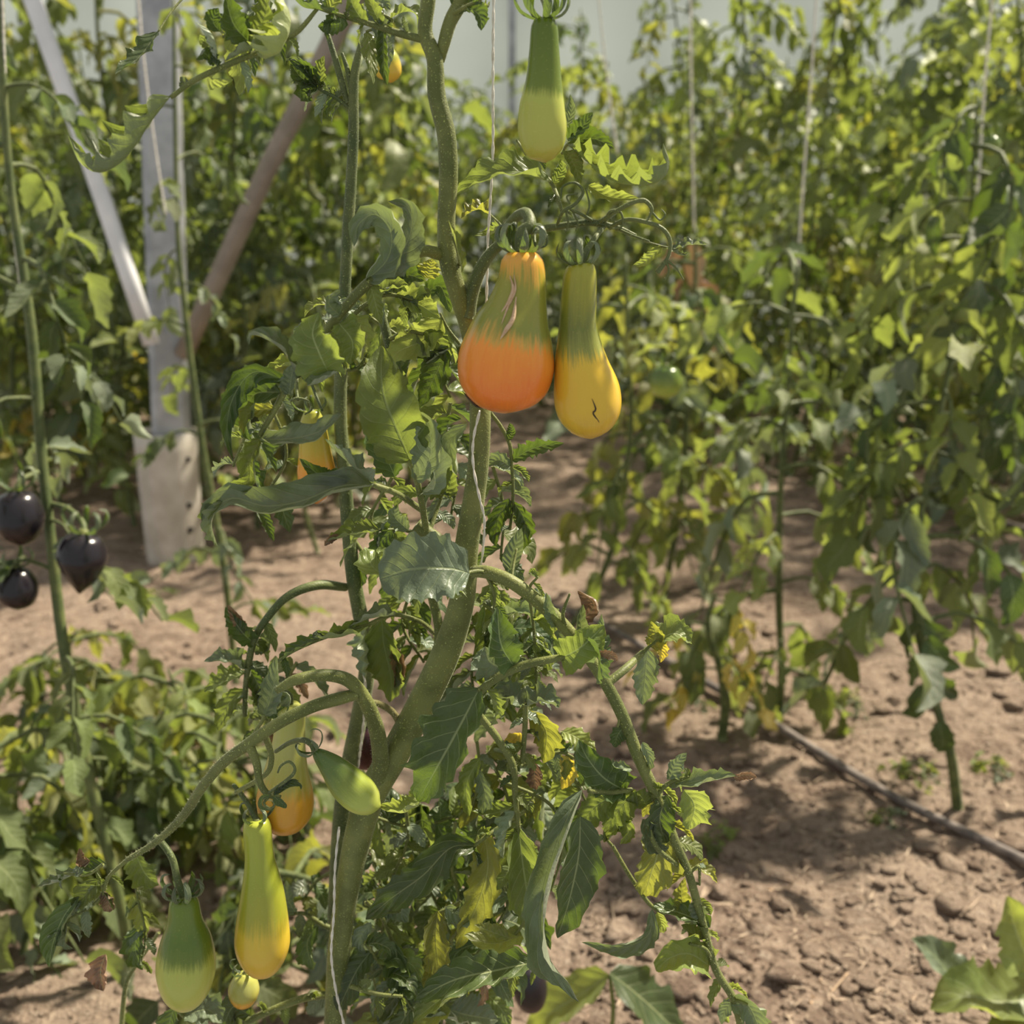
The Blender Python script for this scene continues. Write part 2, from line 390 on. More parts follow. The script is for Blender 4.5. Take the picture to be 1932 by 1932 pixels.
# ------------------------------------------------------------------ tomatoes
SEP = LM['d']
def sepal_ring(cal, top, axis, R, n, seed, up=1.0, mat=None, spread=1.0, mw=.16):
    r = random.Random(seed); ax = unit(axis); X = unit(np.cross(ax, (0.3, 1, .2))); Yv = np.cross(ax, X)
    for k in range(n):
        a = 2*math.pi*(k+.3*r.random())/n; d = X*math.cos(a)+Yv*math.sin(a); s = R*r.uniform(.85, 1.15)*spread
        pr = [(0.1, .02), (.55, .10), (1.0, .35), (1.25, .85*up), (1.05, 1.3*up), (.65, 1.35*up), (.55, 1.05*up)][:r.choice((5, 6, 7))]
        pts = [top + d*s*p[0] + ax*s*p[1] for p in pr]
        mb = MB(); blade(mb, pts, R*mw*r.uniform(.9, 1.3), ax, .8, .3, .1, 0, 3, 14, 4, seed*31+k, sharp=.7)
        part('sepal', mb, mat or SEP, cal, top)

def tomato(label, Y, axis, radii, mat, pedicel=None, ped_r=(5, 7), nsep=6, sepR=None, scars=(), group='pear tomatoes on the front plant', name='pear_tomato', lobes=0, sepup=1.0, sepmat=None, seed=1, flat=1.0, sepw=.2):
    W = [P(*((p[0], p[1], Y+(p[2] if len(p) > 2 else 0)))) for p in axis]; m = mpp(axis[0][1], Y)
    root = thing(name, W[0], label, 'tomato', group)
    n, seg = 44, 40
    s = np.linspace(0, 1, n); Q = catmull(np.column_stack([np.array(W), np.array(radii)*m]), n)
    Cc = Q[:, :3]; R = np.maximum(Q[:, 3], 2e-5)
    T, N, S = frames(Cc, (0, -1, 0)); a = np.linspace(0, 2*np.pi, seg, endpoint=False)
    lob = 1 + lobes*np.cos(a*5+seed)[None, :]*np.linspace(0, 1, n)[:, None]
    V = (Cc[:, None]+(R[:, None]*lob)[..., None]*(np.cos(a)[None, :, None]*N[:, None]*flat+np.sin(a)[None, :, None]*S[:, None])).reshape(-1, 3)
    U = np.column_stack([np.tile(np.abs(a/np.pi-1), n), np.repeat(s, seg)])
    mb = MB(); mb.add(V, [(i*seg+j, i*seg+(j+1) % seg, (i+1)*seg+(j+1) % seg, (i+1)*seg+j) for i in range(n-1) for j in range(seg)]+[tuple(range(seg))[::-1], tuple((n-1)*seg+j for j in range(seg))], U)
    flesh = part('flesh', mb, mat, root, W[0])
    up = unit(Cc[0]-Cc[3]); top = Cc[1]; r0 = max(R[4], R[2])
    def surf(x, y, lift=.0004):
        best = min(range(n), key=lambda i: abs(proj(Cc[i])[1]-y)); cx = proj(Cc[best])[0]; rr = R[best]/mpp(y, Y)
        d = math.sqrt(max(rr*rr-(x-cx)**2, 0))*mpp(y, Y)*flat
        return P(x, y, Cc[best][1]-d-lift)
    for pts, w, mt in scars:
        mb = MB(); tube(mb, [surf(x, y) for x, y in pts], [w[0]*m*.5]+[w[-1]*m]*(len(pts)-2)+[w[0]*m*.4], 6, 5*len(pts)); part('scar', mb, mt, root, surf(*pts[0]))
    if nsep:
        mb = MB(); tube(mb, [top-up*.001, top+up*r0*.28], [r0*.42, r0*.22], 12, 4); cal = part('calyx', mb, SM, root, top)
        sepal_ring(cal, top, up, sepR*m if sepR else r0*1.1, nsep, seed, sepup, sepmat, mw=sepw)
    if pedicel:
        pp = [top+up*.001]+[P(p[0], p[1], Y+(p[2] if len(p) > 2 else 0)) for p in pedicel]
        mb = MB(); tube(mb, pp, np.linspace(ped_r[1], ped_r[0], len(pp))*m, 10, 6*len(pp)); part('pedicel', mb, SMD, root, top)
    return root

OR, OR2, OL, DG, YG, YL, GO = (.82, .29, .035), (.76, .185, .022), (.27, .265, .035), (.12, .20, .02), (.40, .43, .08), (.68, .45, .04), (.62, .45, .045)
CORK = plain('cork_scar', (.46, .30, .17), (.60, .42, .28), 300, .7)
BLK = plain('black_scar', (.035, .025, .015), (.10, .06, .03), 300, .8)
M1 = fruit_material('orange_green_shoulder_skin', [(0, (.72, .34, .05)), (.10, (.66, .34, .05)), (.19, OL), (.44, (.24, .25, .045)), (.52, (.56, .33, .06)), (.58, OR), (.85, OR2), (1, (.62, .15, .03))], .07)
M2 = fruit_material('yellow_green_neck_skin', [(0, (.34, .34, .04)), (.15, (.28, .27, .03)), (.34, (.15, .17, .028)), (.46, (.25, .26, .05)), (.54, YL), (.8, (.66, .42, .035)), (1, (.52, .30, .03))], .06)
M3 = fruit_material('green_two_tone_skin', [(0, (.085, .135, .006)), (.25, (.115, .165, .014)), (.47, (.14, .19, .02)), (.54, YG), (.85, (.42, .42, .075)), (1, (.45, .38, .06))], .03)
M4 = fruit_material('green_shoulder_pale_skin', [(0, (.14, .20, .02)), (.30, (.10, .16, .018)), (.42, (.13, .18, .022)), (.52, YG), (.8, (.43, .45, .09)), (1, (.36, .38, .06))], .05)
M5 = fruit_material('yellow_lime_neck_skin', [(0, (.36, .40, .05)), (.35, (.30, .34, .035)), (.55, (.34, .33, .035)), (.66, GO), (.88, (.62, .40, .04)), (1, (.5, .30, .03))], .05)
M6 = fruit_material('amber_pale_neck_skin', [(0, (.42, .43, .10)), (.3, (.40, .40, .11)), (.55, (.38, .34, .06)), (.68, (.62, .32, .03)), (1, (.56, .24, .02))], .05)
M7 = fruit_material('unripe_green_skin', [(0, (.07, .115, .022)), (.3, (.11, .165, .032)), (.5, (.20, .25, .04)), (.7, (.36, .42, .075)), (1, (.42, .46, .10))], .04)
MB_ = fruit_material('black_purple_skin', [(0, (.018, .014, .018)), (.6, (.012, .010, .014)), (1, (.05, .012, .014))], .03, spk=0., rough=.25)
MR = fruit_material('maroon_skin', [(0, (.02, .01, .012)), (.5, (.05, .008, .012)), (1, (.10, .015, .015))], .05, spk=0.)

tomato('large orange pear tomato with green shoulders and cracked neck', .558,
       [(985, 476), (985, 490), (985, 528), (977, 575), (964, 628), (955, 685), (953, 735), (952, 766), (952, 780)], [26, 39, 46, 57, 80, 94, 84, 52, 3], M1,
       [(986, 440, .005), (1000, 425, .006), (992, 402, .015), (968, 415, .03), (945, 452, .04)], (9, 14), 7, 42,
       [([(962, 520), (968, 545), (958, 572), (944, 592)], (1.2, 3.2), CORK), ([(970, 518), (972, 548), (958, 580), (946, 612)], (1, 2.2), CORK), ([(974, 560), (968, 600), (955, 622), (944, 640)], (1.5, 4.5), CORK),
        ([(918, 728), (912, 740), (906, 752)], (.6, 1.8), BLK), ([(872, 738), (888, 755), (900, 766), (912, 770)], (.8, 3), BLK)], seed=3, sepw=.28, lobes=.02)
tomato('yellow pear tomato with green neck and black zigzag scar', .560,
       [(1094, 498), (1095, 512), (1092, 560), (1090, 620), (1096, 685), (1107, 742), (1112, 785), (1114, 815), (1115, 828)], [22, 30, 34, 37, 52, 65, 60, 36, 3], M2,
       [(1108, 470, .005), (1128, 442, .015), (1140, 428, .03)], (4, 7), 7, 38,
       [([(1117, 752), (1124, 772), (1119, 780), (1130, 796), (1126, 804), (1137, 818)], (.6, 1.7), BLK)], seed=9, lobes=.015)
tomato('two-tone green pear tomato hanging alone at the top of the plant', .575,
       [(1027, 36), (1027, 50), (1027, 100), (1026, 155), (1023, 205), (1024, 250), (1026, 285), (1028, 300), (1028, 307)], [18, 25, 29, 35, 44, 47, 37, 20, 2], M3,
       [(1030, 20, .01), (1022, -5, .02), (1000, -40, .03)], (4, 6), 7, 44, seed=5, lobes=.02)
tomato('pale green pear tomato with dark green shoulders at lower left', .585,
       [(346, 1692), (347, 1704), (349, 1740), (351, 1778), (351, 1826), (350, 1868), (350, 1894), (350, 1904)], [20, 27, 33, 48, 56, 46, 24, 3], M4,
       [(335, 1660, .0), (325, 1620, .005), (305, 1590, .01), (290, 1578, .01)], (6, 7), 8, 36, seed=11, sepmat=LM['d'], lobes=.02)
tomato('long yellow pear tomato with lime green neck at lower left', .60,
       [(484, 1546), (485, 1560), (490, 1620), (495, 1680), (495, 1740), (495, 1786), (495, 1825), (495, 1841)], [20, 26, 28, 40, 50, 52, 33, 3], M5,
       [(470, 1520, .01), (452, 1495, .015), (440, 1480, .015)], (4, 6), 5, 26, seed=14, sepmat=LM['d'])
tomato('amber tomato with pale neck behind the curled calyx', .625,
       [(548, 1328), (548, 1345), (545, 1400), (540, 1455), (538, 1500), (538, 1535), (538, 1560), (538, 1571)], [16, 27, 31, 42, 54, 52, 32, 3], M6,
       [(545, 1310, .0), (520, 1300, .0)], (4, 6), 0, seed=17)
tomato('small green tapered tomato lying slanted against the thick stem', .548,
       [(594, 1416), (602, 1424), (628, 1448), (655, 1478), (682, 1502), (704, 1516), (718, 1522)], [6, 13, 25, 35, 35, 24, 3], M7,
       [(588, 1404), (570, 1396, .01), (545, 1402, .02), (520, 1418, .03)], (4, 7), 5, 24, seed=21, sepmat=LM['d'])
tomato('orange tomato half hidden by leaves left of the stem', .70,
       [(588, 775), (590, 800), (594, 850), (597, 895), (597, 930), (597, 950)], [14, 24, 30, 36, 26, 3], fruit_material('orange_ripe_skin', [(0, (.30, .33, .05)), (.4, (.55, .40, .05)), (.6, (.78, .33, .03)), (1, (.70, .22, .02))], .05), None, nsep=4, sepR=26, seed=23)
tomato('yellow tomato in shade at the top between two stems', .86,
       [(715, 80), (720, 95), (728, 118), (736, 142), (738, 156)], [10, 20, 27, 22, 3], M5, [(705, 74, -.04), (690, 90, -.10), (668, 140, -.155)], (4, 5), nsep=4, sepR=20, seed=25)
tomato('tiny green and amber tomato at the bottom under the yellow one', .62,
       [(462, 1836), (462, 1845), (460, 1868), (459, 1890), (459, 1900)], [9, 20, 29, 20, 3], M6, [(470, 1815, .02)], (3, 4), 5, 22, seed=27)
# fruit of the neighbours
BG_ = 'black tomatoes on the left plant'
tomato('round black tomato cut by the left edge of the photo', 1.24, [(30, 925), (32, 938), (36, 975), (37, 1010), (36, 1030)], [10, 34, 46, 34, 4], MB_, [(42, 905, .01), (72, 890, .03)], (5, 6), 5, 36, group=BG_, name='black_tomato', seed=31, sepmat=LM['d'])
tomato('black heart-shaped tomato with pointed tip at left', 1.24, [(158, 1004), (157, 1016), (155, 1050), (154, 1085), (151, 1108), (150, 1120)], [10, 34, 46, 32, 13, 2], MB_, [(155, 985, .01), (128, 960, .03), (96, 950, .05)], (5, 6), 5, 36, group=BG_, name='black_tomato', seed=33, sepmat=LM['d'])
tomato('lowest black tomato at left, partly behind a leaf', 1.26, [(28, 1070), (29, 1080), (32, 1108), (34, 1135), (34, 1150)], [8, 26, 38, 30, 4], MB_, [(45, 1050, .02)], (5, 5), 4, 28, group=BG_, name='black_tomato', seed=35, sepmat=LM['d'])
tomato('dark maroon tomato glimpsed behind the thick stem', .78, [(692, 1370), (692, 1380), (690, 1412), (690, 1440), (690, 1450)], [6, 24, 33, 24, 3], MR, [(690, 1355, -.02), (680, 1340, -.07)], (4, 5), nsep=0, group='dark tomatoes in the background', name='dark_tomato', seed=37)
tomato('dark purple tomato low down behind the rolled leaf', .98, [(998, 1822), (998, 1832), (1000, 1865), (1002, 1895), (1002, 1908)], [6, 24, 33, 24, 3], MB_, None, nsep=0, group='dark tomatoes in the background', name='dark_tomato', seed=39)
tomato('small round green tomato beside the rightmost string', 1.97, [(1870, 256), (1870, 262), (1870, 275), (1870, 288), (1870, 294)], [5, 13, 18, 12, 2], M7, [(1864, 240), (1848, 232), (1840, 300)], (2, 3), 5, 14, group='green tomatoes in the back rows', name='green_tomato', seed=41)
tomato('pale green round tomato in the foliage right of the yellow one', 2.0, [(1255, 690), (1255, 698), (1256, 722), (1256, 744), (1256, 752)], [8, 24, 31, 22, 3], M7, [(1258, 676), (1285, 660)], (2, 3), 5, 22, group='green tomatoes in the back rows', name='green_tomato', seed=43)

# ------------------------------------------------------------------ the front plant
Y0 = .60
NK = {'c': (0, -1, .35), 'u': (0, -.45, 1), 'd': (0, -.35, -1), 'l': (-1, -.5, .4), 'r': (1, -.5, .4), 'x': (.1, 1, .3), 'L': (-.6, -.3, 1), 'R': (.6, -.3, 1), 'k': (0, .5, 1)}
plant_base = P(632, 1990, Y0); plant_base[2] = 0.0
plant = thing('tomato_plant', plant_base, 'tall front tomato plant with wilted curled leaves and pear tomatoes', 'tomato plant')
HAIRS = MB()
def hairs(Cc, R, N, S, dens):
    L = np.linalg.norm(np.diff(Cc, axis=0), axis=1).sum(); k = int(L*dens*1000*min(1, R.mean()/.004)); n = len(Cc)
    for _ in range(k):
        i = random.randrange(n-1); f = random.random(); a = random.random()*6.283
        c = Cc[i]*(1-f)+Cc[i+1]*f; d = N[i]*math.cos(a)+S[i]*math.sin(a); p = c+d*(R[i]*(1-f)+R[i+1]*f)*.98
        t = unit(Cc[i+1]-Cc[i]); h = random.uniform(.0006, .0016); e = p+(d+t*random.uniform(-.3, .3)+np.array([0, 0, .2]))*h
        wv = unit(np.cross(d, t)+t*random.uniform(-1, 1))*.00007
        HAIRS.add([p-wv, p+wv, e], [(0, 1, 2)])
def W3(pts, Y=Y0): return [P(p[0], p[1], Y+(p[2] if len(p) > 2 else 0)) for p in pts]
def stem(name, pts, w, root=plant, Y=Y0, mat=SM, dens=9, seg=14):
    W = W3(pts, Y); m = [mpp(p[1], Y)*.5 for p in pts]; w = list(np.interp(np.linspace(0, 1, len(pts)), np.linspace(0, 1, len(w)), w))
    mb = MB(); r = tube(mb, W, [a*b for a, b in zip(w, m)], seg, 9*len(pts)); hairs(*r, dens)
    return part(name, mb, mat, root, W[0])
LSEED = [100]
def leaflet(parent, key, w, pts, curl=.6, N='c', Y=Y0, fold=.25, ruf=.14, ser=.25, nt=6, twist=0., sharp=.85):
    LSEED[0] += 1; W = W3(pts, Y); m = mpp(pts[0][1], Y)
    mb = MB(); blade(mb, W, w*m, NK[N] if isinstance(N, str) else N, curl*1.35, fold, ruf*1.6, ser, nt, 26, 8, LSEED[0], twist, sharp)
    return part('leaflet', mb, LM[key], parent, W[0])
def auto(parent, pts, n, size, keys='gdgb', Y=Y0, t0=.2, t1=1.0, droop=.6, seed=0):
    r = random.Random(seed); W = catmull(W3(pts, Y), 40)
    for k in range(n):
        t = t0+(t1-t0)*(k+.5*r.random())/max(n-1, 1); i = min(int(t*38), 38); p = W[i]; T = unit(W[i+1]-W[i])
        sd = 1 if k % 2 else -1; side = unit(np.cross(T, (r.uniform(-.3, .3), -1, r.uniform(-.3, .3))))*sd
        L = size*mpp(966, Y)*r.uniform(.7, 1.2); d = unit(side+T*r.uniform(0, .6)+np.array([0, r.uniform(-.6, .6), 0]))
        dr = np.array([0, 0, -1.0])*droop*L
        q = [p, p+d*L*.35+dr*.08, p+d*L*.65+dr*.4, p+d*L*.8+dr*.9+np.array([r.uniform(-.1, .1), r.uniform(-.1, .1), 0])*L]
        LSEED[0] += 1; mb = MB(); blade(mb, q, L*r.uniform(.2, .3), (r.uniform(-.3, .3), -.6, 1), r.uniform(-.6, 1.8), .25, .2, .3, 5, 18, 6, LSEED[0], r.uniform(-.8, .8))
        part('leaflet', mb, LM[r.choice(keys)], parent, p)
def leaf(pts, w, leaflets=(), root=plant, Y=Y0, mat=SM, n=0, size=50, keys='gdgb', **kw):
    o = stem('leaf', pts, w, root, Y, mat, 6, 8)
    for l in leaflets: leaflet(o, l[0], l[1], l[2], *l[3:], Y=Y) if not isinstance(l[-1], dict) else leaflet(o, l[0], l[1], l[2], *l[3:-1], Y=Y, **l[-1])
    if n: auto(o, pts, n, size, keys, Y, seed=LSEED[0], **kw)
    return o

MAIN = [(810, -60), (808, 0), (802, 60), (820, 112), (824, 180), (842, 255), (846, 335), (842, 420), (846, 490), (866, 560), (886, 620, .005), (902, 700, .01), (906, 775), (903, 870), (892, 955), (880, 1035), (872, 1130), (846, 1220), (800, 1320), (746, 1420), (700, 1500), (675, 1580), (655, 1680), (640, 1790), (632, 1932), (628, 2050)]
stem('main_stem', MAIN, [28, 28, 28, 31, 34, 36, 36, 34, 36, 35, 37, 39, 40, 40, 42, 46, 48, 54, 56, 56, 56, 53, 45, 42, 41, 42], dens=8, seg=20)
stem('branch', [(880, -40, .0), (868, 5), (850, 40), (838, 80), (830, 115, .004)], [28, 28, 26, 24, 18])
stem('truss', [(884, 600), (890, 555), (908, 505), (938, 466), (985, 440, -.01), (1050, 428, -.012), (1110, 420, -.012), (1160, 428, -.012), (1200, 445, -.015)], [26, 26, 24, 20, 15, 13, 12, 10, 7], mat=SMD)
stem('truss', [(712, 1500), (718, 1430, -.01), (704, 1355, -.02), (668, 1292, -.03), (620, 1274, -.04), (560, 1282, -.05), (520, 1304, -.055)], [34, 32, 28, 25, 22, 19, 12])
tr2 = stem('truss', [(672, 1310, -.03), (640, 1318, -.035), (590, 1333, -.04), (530, 1362, -.045), (470, 1402, -.05), (420, 1440, -.045), (378, 1490, -.04), (345, 1540, -.03), (295, 1588, -.02), (240, 1622, -.015)], [20, 23, 22, 21, 20, 19, 17, 15, 12, 9])
stem('branch', [(470, 1405, -.05), (484, 1440, -.055), (490, 1475, -.06), (505, 1498, -.065), (530, 1505, -.065)], [17, 14, 12, 11, 8])
stem('branch', [(498, 1385, -.045), (508, 1410, -.04), (512, 1435, -.04), (500, 1462, -.04), (445, 1495, -.03)], [12, 11, 10, 9, 7])
stem('branch', [(760, 1378, .0), (742, 1345, .0), (715, 1328, -.01), (690, 1324, -.02)], [13, 13, 12, 10], mat=SMB)
stem('cut_stub', [(866, 1046), (840, 1030), (812, 1010), (786, 990)], [30, 29, 28, 27])
stem('side_stem', [(820, 1270, .03), (790, 1320, .01), (765, 1380, -.002), (748, 1418, -.004)], [18, 17, 15, 9])
stem('side_stem', [(806, 1080, .04), (816, 1130, .04), (828, 1190, .035), (822, 1270, .03)], [16, 18, 19, 18])
stem('shoot', [(885, 1078), (920, 1080, -.02), (965, 1098, -.03), (1015, 1135, -.03), (1072, 1190, -.03), (1130, 1268, -.03), (1172, 1345, -.03), (1203, 1425, -.03), (1240, 1505, -.03), (1270, 1580, -.03), (1300, 1650, -.03), (1325, 1740, -.03), (1350, 1828, -.03), (1384, 1886, -.03), (1402, 1960, -.03)],
     [22, 24, 25, 25, 24, 22, 22, 22, 20, 17, 15, 15, 14, 14, 12])
stem('branch', [(1145, 1290, -.03), (1180, 1262, -.02), (1212, 1232, .0)], [16, 15, 12])

# curled flower remains and fruit calyxes on the trusses
def curl_tube(pts, w, Y=Y0, mat=SMD, root=plant, name='flower_stalk'): return stem(name, pts, w, root, Y, mat, 6, 8)
for pts, w in (
    ([(1050, 428, -.012), (1062, 400, -.02), (1085, 385, -.02), (1100, 362, -.02), (1085, 345, -.02), (1062, 352, -.02), (1058, 375, -.02)], [6, 7, 6, 5, 4, 3]),
    ([(1075, 395, -.02), (1098, 405, -.02), (1120, 418, -.012)], [5, 6, 7]), ([(1068, 400, -.02), (1072, 420, -.02), (1068, 438, -.02)], [4, 4, 2]),
    ([(1080, 398, -.02), (1090, 420, -.02), (1086, 436, -.02)], [4, 4, 2]), ([(1105, 355, -.02), (1112, 385, -.02), (1108, 405, -.02)], [3, 4, 3]),
    ([(1130, 420, -.012), (1160, 400, -.02), (1190, 384, -.025), (1215, 378, -.025), (1230, 395, -.025), (1222, 415, -.025)], [9, 8, 8, 8, 7, 3]),
    ([(1150, 430, -.012), (1180, 415, -.02), (1215, 418, -.025), (1250, 432, -.025), (1264, 455, -.025), (1260, 485, -.025), (1240, 515, -.025)], [9, 8, 8, 8, 8, 7, 10]),
    ([(1255, 490, -.025), (1275, 505, -.025), (1290, 528, -.025)], [5, 4, 2]), ([(1256, 492, -.025), (1262, 510, -.025), (1255, 528, -.025)], [5, 4, 2]),
    ([(1140, 425, -.012), (1150, 400, -.02), (1170, 400, -.02), (1175, 425, -.02), (1155, 432, -.02)], [4, 5, 5, 4, 3]),
    ([(1165, 432, -.012), (1195, 445, -.02), (1225, 455, -.025)], [6, 5, 3]), ([(1230, 400, -.025), (1245, 415, -.025), (1255, 405, -.025), (1248, 395, -.025)], [4, 4, 3, 2]),
    ([(1090, 365, -.02), (1070, 370, -.02), (1075, 385, -.02)], [3, 4, 3]), ([(1030, 432, -.015), (1010, 440, -.03), (1012, 465, -.04), (1030, 462, -.04), (1032, 442, -.04)], [4, 5, 5, 4, 3]),
    ([(505, 1498, -.065), (530, 1480, -.07), (552, 1462, -.07), (556, 1448, -.07), (545, 1437, -.07), (530, 1445, -.07), (524, 1458, -.07)], [7, 6, 6, 5, 5, 4, 3]),
    ([(510, 1500, -.065), (498, 1515, -.07), (510, 1525, -.07), (522, 1515, -.07)], [6, 5, 4, 3]),
    ([(560, 780, .02), (545, 765, .01), (556, 752, .0), (580, 756, .0), (588, 772, .0), (575, 782, .0)], [4, 5, 5, 5, 4, 3]), ([(562, 700, .02), (560, 730, .01), (562, 755, .0)], [5, 6, 5]), ([(575, 690, .02), (592, 735, .01), (608, 775, .0)], [5, 6, 5])):
    curl_tube(pts, w)

# calyx seen face on over the amber tomato
for k, (pts, w) in enumerate((([(516, 1500), (545, 1478), (566, 1480), (568, 1490)], 9), ([(516, 1502), (535, 1518), (540, 1525)], 10), ([(512, 1500), (496, 1505), (494, 1520), (512, 1526), (520, 1515)], 6), ([(518, 1498), (550, 1472), (565, 1474)], 5))):
    leaflet(tr2, 'd', w, pts, .6, 'c', Y=.53, ser=0.02, nt=3)

# --- top of the plant
leaf([(800, 75), (750, 62), (700, 46), (645, 30), (600, 15)], [15, 14, 11, 9, 7], [
    ('d', 24, [(640, 28), (608, 20), (570, 12), (548, -15)], .7, 'u'), ('g', 22, [(690, 46), (668, 15), (655, -25)], .7, 'c'), ('g', 18, [(720, 50), (705, 20), (690, -15)], .9, 'c'),
    ('d', 26, [(640, 30), (640, 45), (600, 50)], .8, 'u'), ('l', 20, [(620, 20), (640, -10), (660, -40)], .8, 'c'), ('b', 12, [(770, 66), (760, 45), (762, 28)], 1.2, 'c'), ('g', 10, [(735, 58), (738, 42)], 1, 'c')], n=6, size=34)
leaf([(600, 15), (560, 60, -.01), (500, 92, -.02), (430, 122, -.03), (370, 150, -.04), (322, 184, -.045)], [7, 10, 11, 11, 10, 8], [
    ('g', 42, [(322, 182, -.045), (284, 232, -.05), (238, 298, -.055), (190, 326, -.06), (150, 306, -.06), (128, 256, -.06)], 1.0, (-.75, -.35, .75), {'fold': .55, 'nt': 8, 'ser': .34, 'ruf': .22}),
    ('l', 62, [(500, 108, -.02), (535, 85, -.03), (548, 40, -.035), (530, -15, -.035)], 1.3, 'c', {'ruf': .2}), ('d', 36, [(470, 80, -.02), (440, 45, -.025), (425, -10, -.03)], .8, 'c'), ('g', 30, [(480, 75, -.02), (500, 30, -.02), (505, -20, -.02)], .9, 'c'),
    ('g', 24, [(540, 75, -.02), (480, 90, -.025), (424, 116, -.03)], 1.6, 'u'), ('b', 15, [(412, 118, -.03), (408, 85, -.035), (395, 58, -.04), (368, 40, -.04)], .9, 'l'), ('d', 18, [(405, 122, -.03), (385, 100, -.035), (370, 112, -.04)], .8, 'c'),
    ('l', 16, [(420, 125, -.03), (400, 150, -.03), (440, 150, -.03)], .6, 'u'), ('g', 14, [(405, 95, -.03), (385, 78, -.03), (378, 85, -.03)], .5, 'c'), ('d', 20, [(415, 60, -.02), (402, 40, -.02), (412, 15, -.02)], .5, 'c'), ('b', 10, [(345, 168, -.04), (348, 155, -.04), (340, 145, -.04)], .5, 'c')], n=4, size=40, t1=.7)
leaf([(360, -20, .03), (325, 20, .02), (298, 60, .01)], [5, 4, 3], [('d', 25, [(298, 60, .01), (262, 108, .0), (217, 140, -.01)], .4, (-.3, -.8, .5))])
leaf([(848, 30), (880, 12, -.01), (915, -5, -.01)], [9, 7, 5], [('d', 22, [(880, 12, -.01), (905, 30, -.01), (908, 58, -.01)], .9, 'c'), ('d', 26, [(855, 25), (890, -5), (930, -20)], .6, 'c'), ('g', 16, [(895, 10), (920, 15), (925, 2)], .6, 'u')])

# --- foliage to the right of the upper stem
leaf([(975, 265, .03), (1005, 308, .02), (1040, 345, .01), (1056, 385, -.01), (1060, 405, -.015)], [5, 7, 8, 7, 6], [
    ('g', 40, [(1038, 344, .01), (990, 325, .0), (935, 328, .0), (885, 352, .005), (855, 372, .01)], .5, (-.1, -.75, .65), {'nt': 8, 'ser': .3}),
    ('g', 46, [(1070, 272, .01), (1112, 308, .0), (1150, 340, -.01), (1200, 350, -.02), (1246, 342, -.03), (1263, 310, -.03), (1252, 270, -.03)], 1.0, (.25, -.7, .7), {'fold': .5, 'nt': 10, 'ser': .3, 'ruf': .2}),
    ('d', 22, [(1075, 268, .015), (1120, 262, .01), (1158, 280, .01)], .5, 'c'), ('d', 20, [(1070, 262, .015), (1098, 240, .01), (1118, 212, .01)], .5, 'c'), ('g', 20, [(1070, 285, .01), (1085, 315, .0), (1095, 350, .0)], .6, 'c'),
    ('b', 13, [(1068, 240, .02), (1078, 210, .02), (1076, 178, .02)], .7, 'c'), ('l', 18, [(1110, 350, .0), (1150, 372, -.005), (1205, 375, -.01)], .5, 'c'), ('g', 14, [(1045, 345, .01), (1060, 320, .01), (1058, 300, .01)], .6, 'c')], n=3, size=30)
leaf([(1060, 290, .02), (1075, 272, .01), (1110, 300, .0)], [5, 6, 5])
leaf([(1215, 455, -.02), (1250, 465, -.02), (1275, 470, -.02)], [4, 4, 3], [('b', 16, [(1268, 470, -.02), (1300, 462, -.02), (1336, 462, -.02)], .7, 'u'), ('l', 14, [(1250, 465, -.02), (1215, 495, -.02), (1195, 500, -.02)], .7, 'c'), ('b', 12, [(1255, 468, -.02), (1285, 482, -.02), (1300, 478, -.02)], .7, 'u')])
leaf([(868, 500), (862, 470, -.02), (850, 440, -.025)], [6, 5, 3], [('l', 14, [(872, 515, -.02), (862, 470, -.025), (846, 415, -.025)], .5, 'r', {'nt': 4})])
leaf([(960, 448, .02), (945, 425, .03), (925, 405, .04)], [6, 5, 4], [('y', 26, [(925, 405, .05), (900, 395, .05), (870, 412, .05)], .6, 'u'), ('g', 20, [(945, 425, .03), (930, 440, .05), (895, 445, .05)], .6, 'c')])

